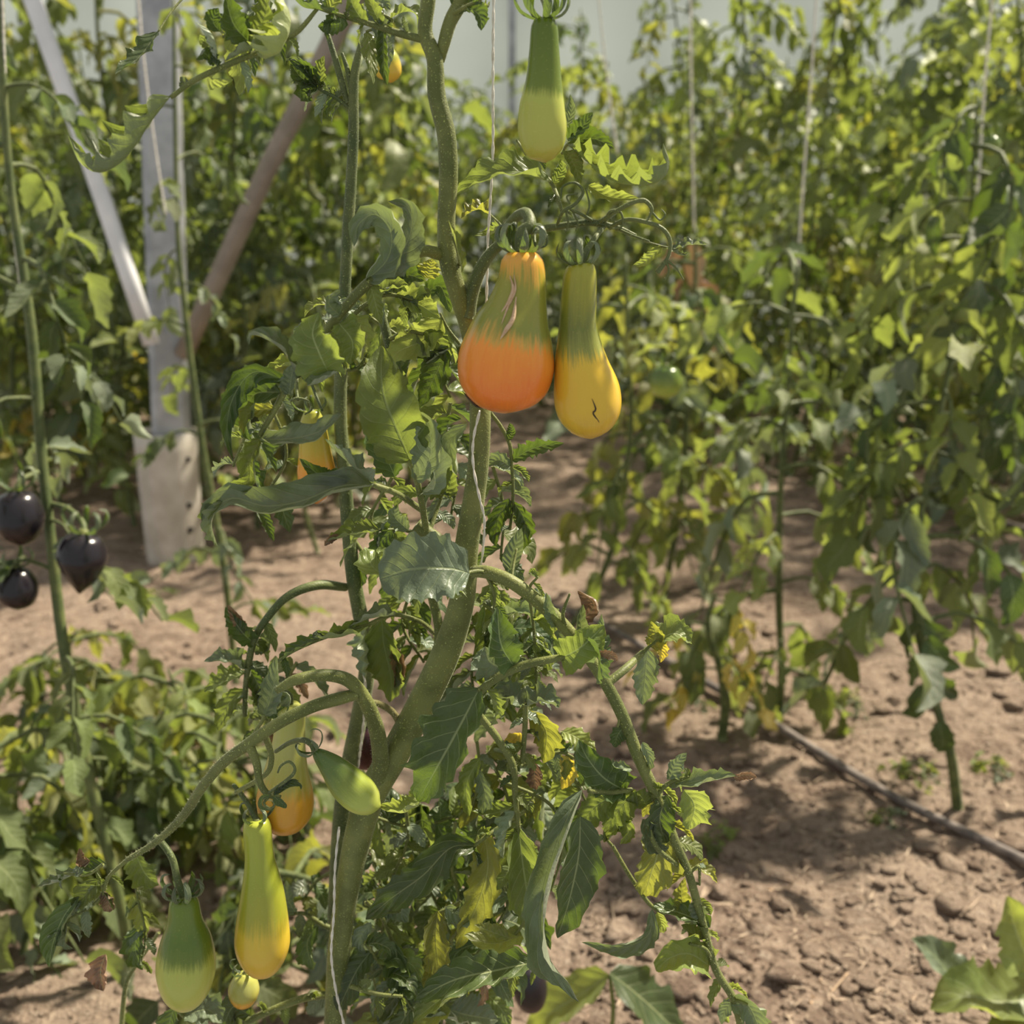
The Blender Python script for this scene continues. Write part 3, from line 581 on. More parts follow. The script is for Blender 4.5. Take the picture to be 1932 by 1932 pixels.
# --- big compound leaf to the left of the stem
leaf([(832, 480), (795, 474, -.01), (740, 500, -.02), (690, 538, -.03), (650, 582, -.035), (605, 640, -.04), (560, 695, -.045), (525, 762, -.05), (490, 822, -.05)], [26, 22, 20, 19, 18, 16, 14, 12, 9], [
    ('b', 42, [(690, 530, -.03), (730, 490, -.03), (738, 440, -.03), (708, 405, -.03), (676, 425, -.03), (668, 465, -.03)], .9, (.5, -.8, .2), {'ruf': .1}), ('b', 36, [(705, 520, -.02), (755, 480, -.02), (776, 430, -.02), (768, 392, -.02), (732, 380, -.02)], .8, (.6, -.7, .2)),
    ('g', 48, [(618, 700, -.05), (602, 665, -.06), (590, 628, -.06), (602, 590, -.06)], .5, 'c'), ('b', 26, [(560, 715, -.05), (545, 672, -.055), (512, 642, -.06), (478, 632, -.06), (470, 650, -.06)], 1.2, 'u'),
    ('g', 38, [(640, 610, -.04), (665, 645, -.045), (660, 688, -.045)], .8, 'c'), ('l', 22, [(660, 595, -.035), (685, 630, -.035), (680, 680, -.03)], .9, 'r'), ('b', 22, [(640, 595, -.04), (620, 570, -.045), (640, 545, -.045)], .8, 'c'),
    ('d', 28, [(545, 720, -.05), (480, 702, -.055), (440, 750, -.055), (428, 815, -.055), (440, 870, -.055)], 1.1, 'l'), ('d', 40, [(530, 740, -.05), (480, 745, -.05), (468, 790, -.045), (480, 835, -.04)], .6, 'c'), ('y', 18, [(520, 770, -.05), (470, 780, -.05), (460, 820, -.05)], .8, 'c'),
    ('b', 29, [(492, 828, -.05), (545, 828, -.055), (600, 815, -.055), (645, 780, -.055)], 1.3, (.1, -.7, .7), {'nt': 4, 'ser': .12, 'fold': -.2}), ('g', 30, [(490, 828, -.05), (472, 870, -.055), (468, 905, -.055), (425, 920, -.055)], .9, 'c'), ('b', 30, [(570, 700, -.045), (600, 720, -.05), (640, 700, -.05)], .7, 'u'), ('b', 22, [(545, 745, -.05), (552, 700, -.055), (560, 690, -.055)], .8, 'c')], n=6, size=46, t0=.35)
# --- foliage between the two stems
leaf([(655, 605, .0), (690, 575, -.0), (730, 556, .0), (790, 568, .0)], [9, 9, 8, 5], [('g', 26, [(705, 565), (735, 545), (775, 540)], .7, 'u'), ('l', 34, [(745, 560), (790, 575), (830, 600)], .7, 'c'), ('d', 30, [(740, 540, .02), (770, 520, .02), (800, 530, .02)], .6, 'c'), ('y', 24, [(806, 525, .02), (812, 505, .02), (815, 488, .02)], .3, 'c'), ('d', 26, [(800, 560, .03), (830, 540, .03), (850, 590, .03)], .6, 'c'), ('b', 22, [(760, 560), (780, 585), (775, 610)], .8, 'c'), ('d', 20, [(720, 535, .02), (750, 515, .02), (765, 530, .02)], .8, 'c')], n=5, size=44, Y=.63)
leaf([(735, 640, .0), (770, 626, .0), (800, 630, .0)], [9, 10, 7], [('l', 36, [(835, 600, -.0), (800, 640, .0), (750, 665, .0), (735, 690, .0)], .5, 'c'), ('g', 24, [(800, 625), (830, 650), (845, 690)], .8, 'c'), ('d', 22, [(785, 630), (810, 660), (845, 660)], .9, 'd')], Y=.64)
stem('side_stem', [(716, 575), (724, 610), (736, 655)], [16, 17, 19], Y=.65, mat=SMD)
leaf([(868, 650), (845, 620), (830, 590)], [7, 6, 4], [('d', 40, [(845, 660), (825, 700), (805, 740), (790, 770)], .9, 'c', {'nt': 5}), ('b', 16, [(850, 655), (820, 672), (800, 690), (815, 705)], 1.3, 'c')], Y=.64)
leaf([(805, 1005, -.0), (795, 945, -.02), (782, 890, -.03), (770, 868, -.03)], [13, 12, 11, 9], [
    ('g', 62, [(775, 872, -.03), (748, 808, -.035), (722, 735, -.04), (720, 652, -.03)], .35, 'c', {'nt': 7, 'ser': .16, 'ruf': .1}), ('b', 34, [(785, 905, -.03), (812, 862, -.035), (806, 800, -.035), (780, 780, -.03)], .7, 'c', {'nt': 4}), ('b', 30, [(790, 935, -.02), (820, 895, -.025), (828, 835, -.03)], .6, 'r', {'nt': 3, 'ser': .1}),
    ('d', 32, [(745, 900, .01), (728, 860, .01), (705, 815, .015), (690, 790, .02)], .4, 'c', {'nt': 4}), ('g', 18, [(792, 930), (760, 930), (745, 960)], .6, 'c')])
leaf([(810, 1005, .01), (825, 960, .02), (835, 930, .02)], [9, 8, 6], [('b', 26, [(880, 800, .03), (850, 835, .03), (858, 890, .03), (830, 940, .025)], 1.2, 'c'), ('d', 24, [(870, 790, .04), (845, 805, .04), (835, 850, .04)], 1.0, 'u'), ('g', 28, [(835, 935, .02), (850, 910, .02), (845, 860, .02)], .8, 'c')], n=4, size=40, Y=.61)
leaf([(800, 965, .0), (750, 932, -.03), (705, 915, -.04)], [12, 11, 10], [
    ('b', 42, [(705, 914, -.04), (640, 918, -.05), (570, 945, -.055), (500, 955, -.06), (440, 940, -.06), (400, 965, -.06), (388, 1005, -.055)], .75, (-.05, -.75, .65), {'nt': 7, 'ser': .14, 'ruf': .08}), ('b', 28, [(702, 912, -.04), (665, 880, -.05), (632, 850, -.05), (612, 828, -.05)], .8, 'u', {'nt': 5}), ('d', 22, [(660, 905, -.045), (610, 900, -.045), (565, 865, -.045)], .7, 'c', {'nt': 3}),
    ('g', 24, [(420, 945, -.06), (400, 985, -.06), (410, 1030, -.055)], 1.1, 'l')])
leaf([(800, 1010, .01), (760, 1000, .01), (715, 1000, .0)], [8, 7, 5], [('g', 24, [(715, 1000), (668, 1005), (616, 1022)], .9, 'u'), ('o', 9, [(640, 1010), (622, 1020), (612, 1030)], .6, 'c'), ('d', 26, [(740, 1000), (715, 1030), (712, 1060)], .8, 'c'), ('b', 20, [(770, 1000), (745, 975), (750, 950)], .7, 'c')], n=5, size=46)
# --- grey-green leaf lying across the stem
leaf([(880, 1082, -.03), (900, 1078, -.025), (920, 1080, -.02)], [9, 9, 8], [('b', 60, [(886, 1082, -.035), (845, 1072, -.045), (780, 1074, -.05), (716, 1092, -.045)], .25, (-.05, -.85, .5), {'nt': 8, 'ser': .16, 'ruf': .08, 'fold': .08, 'sharp': .5}), ('l', 26, [(870, 1100, -.04), (850, 1112, -.045), (835, 1108, -.045)], .5, 'd'), ('l', 30, [(720, 1085, -.04), (700, 1060, -.03), (735, 1035, -.02)], .6, 'L')])
# --- right of the stem
leaf([(925, 778, .02), (945, 805, .02), (962, 840, .02), (966, 885, .02), (968, 940, .02), (962, 1000, .02)], [7, 8, 8, 7, 7, 6], [('d', 19, [(966, 868, .02), (1010, 845, .015), (1064, 836, .01)], .5, 'c', {'nt': 7, 'ser': .4}), ('b', 22, [(962, 880, .02), (940, 868, .02), (918, 880, .02)], .8, 'c'), ('d', 14, [(958, 830), (966, 815), (962, 798)], .8, 'c'), ('d', 34, [(960, 940, .02), (940, 980, .02), (935, 1030, .02)], 1., 'c'), ('d', 24, [(968, 945, .02), (990, 985, .02), (985, 1040, .02)], 1., 'c')], n=6, size=42, t0=.5)
leaf([(965, 1095, -.02), (970, 1060, -.01), (975, 1035, -.005)], [6, 5, 4], [('b', 21, [(962, 1075), (968, 1040), (984, 996)], .5, 'c', {'nt': 2, 'ser': .05})])
leaf([(1020, 1140, -.03), (1000, 1110, -.03), (1015, 1088, -.03)], [6, 6, 4], n=3, size=30)
leaf([(915, 1080, -.02), (932, 1120, -.025), (930, 1170, -.03)], [7, 6, 4], [('g', 14, [(930, 1100), (934, 1130), (940, 1160)], .6, 'c')], n=4, size=34)
leaf([(905, 1305, -.05), (935, 1280, -.05), (985, 1256, -.05), (1045, 1243, -.05), (1085, 1238, -.05)], [14, 16, 15, 14, 9], [
    ('d', 62, [(905, 1298, -.05), (872, 1362, -.06), (832, 1435, -.065), (788, 1512, -.055)], .55, (-.35, -.85, .3), {'nt': 8, 'ser': .24}), ('g', 44, [(1058, 1242, -.05), (1095, 1222, -.055), (1140, 1180, -.05)], .6, 'c', {'nt': 4}), ('d', 36, [(1105, 1205, -.05), (1128, 1235, -.055), (1125, 1290, -.05)], .6, 'r', {'nt': 4}), ('o', 9, [(1130, 1230, -.055), (1155, 1238, -.055), (1165, 1248, -.055)], .5, 'c'),
    ('d', 36, [(968, 1255, -.05), (945, 1215, -.055), (938, 1145, -.05)], .6, 'c', {'nt': 4}), ('l', 26, [(800, 1505, -.05), (760, 1528, -.055), (716, 1522, -.05)], .9, 'u'), ('b', 44, [(960, 1265, -.045), (925, 1250, -.04), (915, 1220, -.035)], .7, 'c'), ('g', 18, [(920, 1300, -.05), (935, 1340, -.045), (925, 1370, -.04)], .9, 'r')])
leaf([(1072, 1190, -.03), (1062, 1160, -.035), (1075, 1120, -.035)], [7, 7, 4], [('b', 16, [(1055, 1180, -.03), (1035, 1150, -.035), (1030, 1118, -.035)], .8, 'c'), ('b', 22, [(1105, 1215, -.03), (1095, 1175, -.035), (1100, 1140, -.035)], .8, 'c'), ('b', 12, [(1110, 1210, -.03), (1135, 1185, -.035), (1135, 1158, -.035)], .8, 'c'), ('o', 30, [(1100, 1170, .0), (1120, 1140, .0), (1090, 1115, .0)], 1., 'c')])
leaf([(905, 1350, -.03), (940, 1395, -.03), (968, 1445, -.03), (972, 1500, -.03), (978, 1570, -.03), (975, 1640, -.025)], [13, 14, 13, 11, 9, 6], [
    ('g', 46, [(978, 1560, -.03), (985, 1620, -.035), (995, 1690, -.035), (1005, 1760, -.03)], .9, 'c', {'nt': 6}), ('b', 26, [(972, 1530, -.03), (955, 1570, -.03), (950, 1620, -.03)], .9, 'l'), ('l', 24, [(985, 1590, -.03), (1012, 1640, -.03), (1018, 1690, -.03)], .8, 'r'), ('g', 24, [(970, 1520), (930, 1535), (890, 1530)], 1., 'u')], n=6, size=44)
leaf([(992, 1325, -.02), (990, 1380, -.02), (985, 1440, -.025)], [10, 10, 9], [('b', 30, [(990, 1330, -.02), (1030, 1320, -.025), (1055, 1335, -.025)], .8, 'u'), ('y', 34, [(1000, 1340, -.01), (1030, 1380, -.01), (1025, 1440, -.005)], .9, 'c'), ('b', 34, [(985, 1330), (955, 1310), (940, 1330)], .8, 'u'), ('Y', 16, [(985, 1405), (970, 1390), (950, 1400)], .7, 'c')], n=6, size=44)
leaf([(1000, 1130, .0), (1008, 1200, .0), (1012, 1280, .0), (1010, 1330, .0)], [7, 6, 6, 4], [('l', 20, [(1005, 1170), (1035, 1165), (1040, 1205)], 1., 'u'), ('b', 30, [(1000, 1260, .01), (965, 1255, .01), (950, 1300, .01)], .9, 'c'), ('g', 22, [(1008, 1210), (1030, 1240), (1025, 1270)], 1, 'c')], n=12, size=46, Y=.62)
leaf([(985, 1445, .0), (1020, 1430, .0), (1060, 1420, .0), (1100, 1440, .0)], [7, 7, 6, 4], [('Y', 20, [(1060, 1425), (1072, 1455), (1060, 1490)], .6, 'c'), ('o', 20, [(1010, 1440), (1008, 1465), (1012, 1490)], .8, 'c')], n=8, size=46, Y=.61)
# --- long rolled leaf and its dark companion
leaf([(1192, 1490, -.03), (1150, 1495, -.04), (1110, 1492, -.05)], [9, 9, 8], [
    ('b', 42, [(1098, 1490, -.06), (1070, 1545, -.07), (1040, 1625, -.075), (1018, 1720, -.075), (1030, 1800, -.075), (1070, 1855, -.07), (1092, 1890, -.07)], 1.0, (-.45, -.85, .1), {'nt': 5, 'ser': .14, 'fold': .25, 'sharp': .75}),
    ('d', 46, [(1095, 1540, -.05), (1092, 1610, -.055), (1076, 1690, -.055), (1052, 1770, -.05)], .45, (.3, -.9, .2), {'nt': 4, 'ser': .15}), ('d', 46, [(1180, 1492, -.03), (1140, 1468, -.035), (1108, 1430, -.035), (1092, 1395, -.03)], .8, 'c', {'nt': 5}), ('g', 34, [(1165, 1500, -.03), (1125, 1520, -.03), (1090, 1560, -.03)], .6, 'c'),
    ('b', 20, [(1190, 1450, -.02), (1150, 1455, -.03), (1115, 1420, -.03)], .9, 'u'), ('g', 30, [(1200, 1490, -.03), (1165, 1530, -.03), (1140, 1570, -.03)], .7, 'c')])
# --- shoot on the right
leaf([(1238, 1500, -.03), (1262, 1478, -.035), (1300, 1465, -.04)], [9, 8, 5], [('b', 24, [(1262, 1485, -.035), (1310, 1475, -.04), (1350, 1468, -.04), (1392, 1464, -.04)], 1., 'u', {'nt': 6, 'ser': .35}), ('o', 13, [(1385, 1468, -.04), (1405, 1462, -.04), (1428, 1466, -.04)], .8, 'c'), ('l', 36, [(1290, 1490, -.035), (1310, 1520, -.035), (1300, 1565, -.03)], .5, 'c'), ('b', 20, [(1262, 1470, -.035), (1275, 1440, -.035), (1296, 1420, -.035)], .8, 'c'), ('d', 30, [(1258, 1500, -.03), (1245, 1545, -.035), (1255, 1590, -.03)], .7, 'c')], n=3, size=34)
leaf([(1245, 1520, -.03), (1225, 1550, -.035), (1240, 1600, -.04), (1290, 1640, -.03)], [8, 8, 9, 9], [('y', 44, [(1225, 1555, -.02), (1240, 1605, -.025), (1228, 1650, -.025), (1215, 1692, -.02)], .5, 'c', {'nt': 7}), ('b', 26, [(1212, 1545, -.035), (1235, 1590, -.035), (1262, 1600, -.035)], .8, 'c'), ('g', 22, [(1220, 1520, -.03), (1205, 1500, -.03), (1180, 1510, -.03)], .7, 'c')])
leaf([(1155, 1595, -.02), (1190, 1655, -.02), (1225, 1705, -.02), (1255, 1725, -.02)], [7, 8, 8, 6], [('b', 24, [(1230, 1715, -.02), (1222, 1765, -.025), (1165, 1790, -.03), (1098, 1778, -.03)], 1., 'u'), ('d', 26, [(1340, 1750, -.03), (1290, 1725, -.025), (1230, 1708, -.02)], .6, 'u'), ('g', 26, [(1195, 1545, -.02), (1165, 1560, -.02), (1140, 1590, -.02)], 1., 'u'), ('l', 16, [(1240, 1720), (1248, 1745), (1240, 1760)], .6, 'c'), ('y', 20, [(1290, 1720, -.02), (1285, 1680, -.02), (1292, 1655, -.02)], .7, 'c')])
leaf([(1345, 1815, -.03), (1330, 1790, -.035), (1300, 1780, -.035)], [7, 7, 5], [('l', 42, [(1338, 1822, -.03), (1300, 1800, -.035), (1262, 1808, -.04), (1238, 1832, -.04)], .7, (0, -.6, .8), {'nt': 4}), ('g', 20, [(1335, 1775, -.03), (1305, 1760, -.03), (1285, 1745, -.03)], .7, 'u'), ('b', 18, [(1325, 1730, -.03), (1310, 1705, -.03), (1320, 1690, -.03)], .7, 'c')])
leaf([(1384, 1886, -.03), (1398, 1890, -.035), (1410, 1895, -.035)], [7, 6, 5], [('b', 34, [(1378, 1888, -.03), (1412, 1898, -.035), (1436, 1950, -.035)], .8, 'c', {'nt': 4}), ('l', 16, [(1380, 1880), (1365, 1905), (1375, 1930)], .6, 'c')])
leaf([(1172, 1345, -.03), (1165, 1372, -.035)], [6, 4], [('d', 18, [(1178, 1370, -.03), (1165, 1388, -.03), (1160, 1410, -.03)], .6, 'c'), ('b', 12, [(1212, 1400, -.03), (1225, 1430, -.03), (1222, 1460, -.03)], .8, 'c')])
leaf([(1300, 1650, -.03), (1318, 1635, -.03), (1320, 1670, -.03)], [5, 6, 4], n=2, size=26)
leaf([(1205, 1238, -.005), (1222, 1222, .0), (1240, 1208, .0)], [9, 7, 5], [('y', 24, [(1225, 1220, .0), (1238, 1200, .0), (1228, 1172, .0)], .5, 'c'), ('Y', 14, [(1235, 1212, .0), (1248, 1225, .0), (1246, 1250, .0)], .5, 'c'), ('b', 30, [(1222, 1225, .0), (1218, 1265, .0), (1212, 1330, .0)], .6, 'c'), ('g', 34, [(1240, 1208, .0), (1275, 1195, .0), (1305, 1215, .0)], .5, 'u')])
leaf([(1155, 1596, -.02), (1140, 1575, -.02), (1148, 1552, -.02)], [6, 5, 4], [('g', 24, [(1148, 1560, -.02), (1172, 1545, -.02), (1185, 1570, -.02), (1170, 1592, -.02)], .9, 'c'), ('b', 12, [(1140, 1578, -.02), (1120, 1585, -.02), (1112, 1600, -.02)], .9, 'c')])
# --- lower middle mass
leaf([(990, 1530, .0), (950, 1555, -.01), (915, 1580, -.02), (890, 1600, -.02)], [8, 8, 8, 7], [
    ('d', 38, [(900, 1595, -.02), (850, 1600, -.025), (800, 1650, -.03), (745, 1690, -.03), (690, 1735, -.02)], .7, (-.3, -.75, .6), {'nt': 7}), ('y', 40, [(912, 1560, -.01), (920, 1640, -.015), (895, 1720, -.015), (860, 1790, -.01)], .6, 'c', {'nt': 8}), ('b', 34, [(800, 1665, -.02), (770, 1700, -.02), (720, 1720, -.02)], .9, 'u'), ('d', 26, [(830, 1630, -.01), (790, 1640, -.01), (760, 1680, -.005)], .6, 'c')], n=3, size=50)
leaf([(870, 1700, .0), (850, 1712, .0), (826, 1722, .0)], [6, 6, 5], [('y', 32, [(826, 1718, -.01), (822, 1770, -.015), (830, 1850, -.01)], .6, 'c', {'nt': 6}), ('b', 26, [(840, 1712, -.01), (870, 1725, -.01), (880, 1690, -.01)], .8, 'c')])
leaf([(1030, 1812, .0), (985, 1820, -.02), (940, 1838, -.03)], [7, 8, 8], [('d', 46, [(1008, 1815, -.03), (940, 1830, -.035), (860, 1848, -.04), (785, 1885, -.035)], .8, (0, -.7, .7), {'nt': 7, 'ser': .3, 'ruf': .25}), ('g', 34, [(900, 1850, -.03), (840, 1880, -.03), (780, 1925, -.025)], .7, 'u')], n=4, size=44)
leaf([(690, 1700, .01), (720, 1730, .01), (745, 1790, .01), (760, 1860, .01), (750, 1930, .01)], [8, 8, 7, 6, 5], [('d', 34, [(745, 1780), (755, 1840), (775, 1905)], .7, 'c'), ('b', 30, [(715, 1725), (740, 1705), (770, 1740)], .7, 'c'), ('g', 26, [(760, 1860), (730, 1900), (690, 1925)], .7, 'c'), ('b', 20, [(700, 1740), (680, 1770), (690, 1800)], .9, 'c')], n=8, size=52)
leaf([(660, 1860, -.02), (710, 1875, -.02), (760, 1880, -.02)], [9, 8, 6], n=4, size=40)
leaf([(900, 1800, .02), (890, 1860, .02), (880, 1940, .02)], [6, 6, 5], [('b', 40, [(850, 1905), (880, 1915), (940, 1925)], .6, 'u'), ('l', 30, [(850, 1905), (820, 1920), (790, 1960)], .6, 'u'), ('o', 14, [(905, 1840), (915, 1870), (900, 1900)], .9, 'c')], n=6, size=50)
leaf([(860, 1550, .03), (850, 1620, .03), (870, 1700, .03), (900, 1780, .03), (930, 1850, .03)], [7, 7, 7, 6, 5], n=14, size=60, keys='gdbgy')
leaf([(760, 1500, .04), (770, 1580, .04), (740, 1660, .04), (720, 1760, .04)], [7, 7, 6, 5], n=12, size=56, keys='gdbgl')
leaf([(900, 1400, .04), (905, 1460, .04), (890, 1530, .04)], [7, 6, 5], [('g', 26, [(905, 1430), (880, 1480), (885, 1540)], .8, 'c'), ('b', 22, [(900, 1450), (915, 1500), (905, 1540)], .8, 'c')], n=8, size=46)
leaf([(940, 1470, .03), (1040, 1520, .03), (1060, 1600, .03), (1040, 1680, .03)], [7, 7, 6, 4], n=9, size=50, keys='gdby')
# --- blurred light leaf low in the middle and dark leaf at the bottom edge
leaf([(1000, 1720, -.05), (975, 1760, -.06), (950, 1780, -.06)], [6, 5, 4], [('l', 28, [(985, 1765, -.06), (930, 1780, -.07), (875, 1765, -.07)], .4, 'u'), ('y', 14, [(960, 1770, -.07), (920, 1755, -.07), (895, 1745, -.07)], .4, 'u')])

# --- second stem behind, with its own wilted leaves
b2 = P(640, 1990, .70); b2[2] = 0
plant2 = thing('tomato_plant', b2, 'thinner tomato stem with dried snapped top behind the front plant', 'tomato plant')
Y2 = .70
stem('main_stem', [(682, 78), (668, 150), (667, 250), (662, 350), (656, 440), (652, 520), (646, 640), (642, 780), (650, 900), (657, 990), (667, 1090), (683, 1180), (692, 1262), (678, 1350), (660, 1440), (645, 1540), (636, 1700), (632, 1850), (630, 2060)], [10, 18, 20, 21, 22, 22, 23, 25, 26, 27, 28, 29, 31, 32, 33, 34, 34, 34, 34], plant2, Y2, mat=SMD, dens=9)
stem('branch', [(656, 195), (646, 160), (632, 110), (618, 64)], [9, 12, 12, 9], plant2, Y2, mat=SMD)
stem('branch', [(664, 175), (655, 130), (645, 100)], [10, 9, 6], plant2, Y2, mat=SMD)
leaf([(660, 205), (635, 185), (610, 172), (600, 165)], [8, 8, 7, 6], [('d', 20, [(600, 165), (580, 135), (545, 110)], .8, 'c'), ('b', 10, [(600, 168), (570, 120), (530, 112)], .7, 'u'), ('d', 22, [(600, 165), (575, 175), (590, 190)], .7, 'c'), ('g', 15, [(605, 165), (605, 130), (612, 105)], .7, 'c'), ('b', 10, [(598, 160), (560, 155), (548, 160)], .5, 'u'), ('d', 24, [(600, 160), (570, 148), (548, 120)], .6, 'c')], plant2, Y2, SMD, n=12, size=34, keys='dbbg')
leaf([(652, 1108), (600, 1104, -.02), (545, 1124, -.03), (505, 1165, -.035), (478, 1212, -.035), (465, 1285, -.035), (462, 1350, -.03)], [16, 18, 16, 14, 13, 11, 9], [
    ('d', 24, [(480, 1215, -.035), (455, 1190, -.04), (425, 1145, -.04)], .8, 'c'), ('o', 12, [(470, 1195, -.035), (445, 1165, -.04), (430, 1140, -.04)], .6, 'c'), ('b', 24, [(465, 1265, -.035), (430, 1245, -.04), (385, 1248, -.04)], .8, 'u'), ('g', 26, [(462, 1270, -.035), (425, 1285, -.04), (385, 1305, -.04)], .7, 'u'), ('g', 22, [(462, 1300, -.03), (430, 1330, -.035), (412, 1380, -.035)], .8, 'c'),
    ('d', 22, [(470, 1260, -.03), (490, 1300, -.035), (495, 1345, -.035)], .8, 'c'), ('b', 20, [(480, 1230, -.03), (505, 1215, -.03), (505, 1180, -.03)], .8, 'c')], plant2, Y2, SMD, n=10, size=42, t0=.5, keys='gdbo')
leaf([(820, 1195), (790, 1172, -.02), (740, 1160, -.03), (690, 1180, -.04), (620, 1200, -.05), (560, 1225, -.05), (528, 1245, -.05)], [9, 9, 8, 8, 7, 6, 5], [
    ('b', 22, [(745, 1160, -.03), (700, 1165, -.04), (655, 1185, -.045)], 1.1, 'u'), ('g', 24, [(700, 1180, -.04), (640, 1200, -.05), (585, 1205, -.05)], 1.0, 'u'), ('d', 18, [(600, 1205, -.05), (560, 1225, -.05), (522, 1252, -.05)], .8, 'u'),
    ('g', 42, [(720, 1165, .0), (725, 1220, .0), (738, 1280, .0), (735, 1325, .0)], .6, 'c', {'nt': 8}), ('o', 22, [(745, 1220), (755, 1260), (745, 1300)], .8, 'c'), ('b', 40, [(690, 1180), (695, 1230), (690, 1280)], .6, 'l')], plant2, .66, n=3, size=36)
leaf([(515, 1300), (505, 1330), (495, 1360), (470, 1395)], [8, 8, 7, 6], [('b', 24, [(500, 1350, -.03), (515, 1300, -.035), (522, 1238, -.035)], .7, 'c', {'nt': 4}), ('b', 12, [(515, 1325, -.03), (540, 1310, -.035), (545, 1322, -.035), (530, 1332, -.03)], .9, 'c'), ('d', 18, [(500, 1345), (530, 1345), (545, 1325)], .8, 'c')], plant2, .62)
leaf([(648, 1880, -.05), (600, 1878, -.07), (545, 1893, -.08), (460, 1930, -.08)], [12, 13, 12, 11], [('d', 26, [(470, 1915, -.08), (440, 1900, -.08), (420, 1940, -.08)], .7, 'c')], plant2, Y2, n=5, size=46)
leaf([(648, 1760), (610, 1745), (575, 1724), (545, 1725)], [9, 10, 8, 5], [('b', 20, [(560, 1725), (545, 1700), (540, 1660)], .8, 'c'), ('d', 30, [(600, 1745), (580, 1780), (590, 1830)], .8, 'c')], plant2, .68, n=6, size=46)
leaf([(640, 1640), (600, 1660), (570, 1700)], [7, 7, 5], n=6, size=50, root=plant2, Y=.72, keys='bgd')
leaf([(645, 700), (680, 690), (700, 640)], [8, 7, 4], n=7, size=46, root=plant2, Y=.70)
leaf([(650, 880), (700, 900), (740, 980), (720, 1050)], [8, 8, 7, 5], n=9, size=50, root=plant2, Y=.70)
leaf([(655, 1000), (700, 1060), (760, 1100), (790, 1180)], [8, 8, 7, 5], n=9, size=52, root=plant2, Y=.70)
leaf([(645, 1450), (700, 1500), (740, 1590)], [8, 8, 5], n=8, size=52, root=plant2, Y=.72)

# --- withered leaf cluster at the lower left, end of the truss
leaf([(240, 1622), (205, 1655), (192, 1690), (165, 1715), (130, 1735), (122, 1760)], [8, 7, 7, 6, 5, 4], [
    ('d', 24, [(200, 1630), (165, 1645), (140, 1645)], .7, 'u'), ('b', 20, [(145, 1645), (115, 1660), (72, 1672)], 1.2, 'u'), ('d', 30, [(150, 1690), (120, 1730), (100, 1780), (92, 1825)], .9, 'c', {'nt': 3, 'ser': .1}), ('g', 26, [(185, 1660), (160, 1690), (135, 1710)], .6, 'c'), ('o', 20, [(195, 1680), (205, 1700), (200, 1720)], .8, 'c'), ('o', 16, [(170, 1625), (155, 1620), (150, 1600)], .8, 'c'),
    ('b', 16, [(125, 1740), (120, 1775), (138, 1790)], .9, 'c')], Y=.585, n=8, size=44, keys='bdgo')
leaf([(195, 1630), (165, 1650), (120, 1648)], [6, 6, 5], Y=.58, n=3, size=36)
leaf([(250, 1640), (262, 1700), (275, 1760), (265, 1820)], [6, 6, 5, 5], [('l', 20, [(250, 1690), (268, 1730), (270, 1770)], .4, 'c'), ('g', 32, [(255, 1610), (275, 1650), (300, 1670)], .5, 'c'), ('d', 26, [(262, 1750), (255, 1790), (270, 1830)], .7, 'c'), ('o', 26, [(200, 1800), (190, 1830), (195, 1870)], .8, 'c')], Y=.62, n=7, size=46)
leaf([(330, 1900, .03), (350, 1920, .02), (400, 1960, .02)], [8, 8, 6], [('d', 26, [(330, 1900), (320, 1930), (325, 1970)], .5, 'c'), ('b', 34, [(350, 1915), (390, 1905), (420, 1930)], .6, 'u')], n=5, size=44)
stem('branch', [(300, 1760), (265, 1810), (240, 1850), (232, 1900), (228, 1960)], [6, 7, 8, 9, 9], Y=.70)
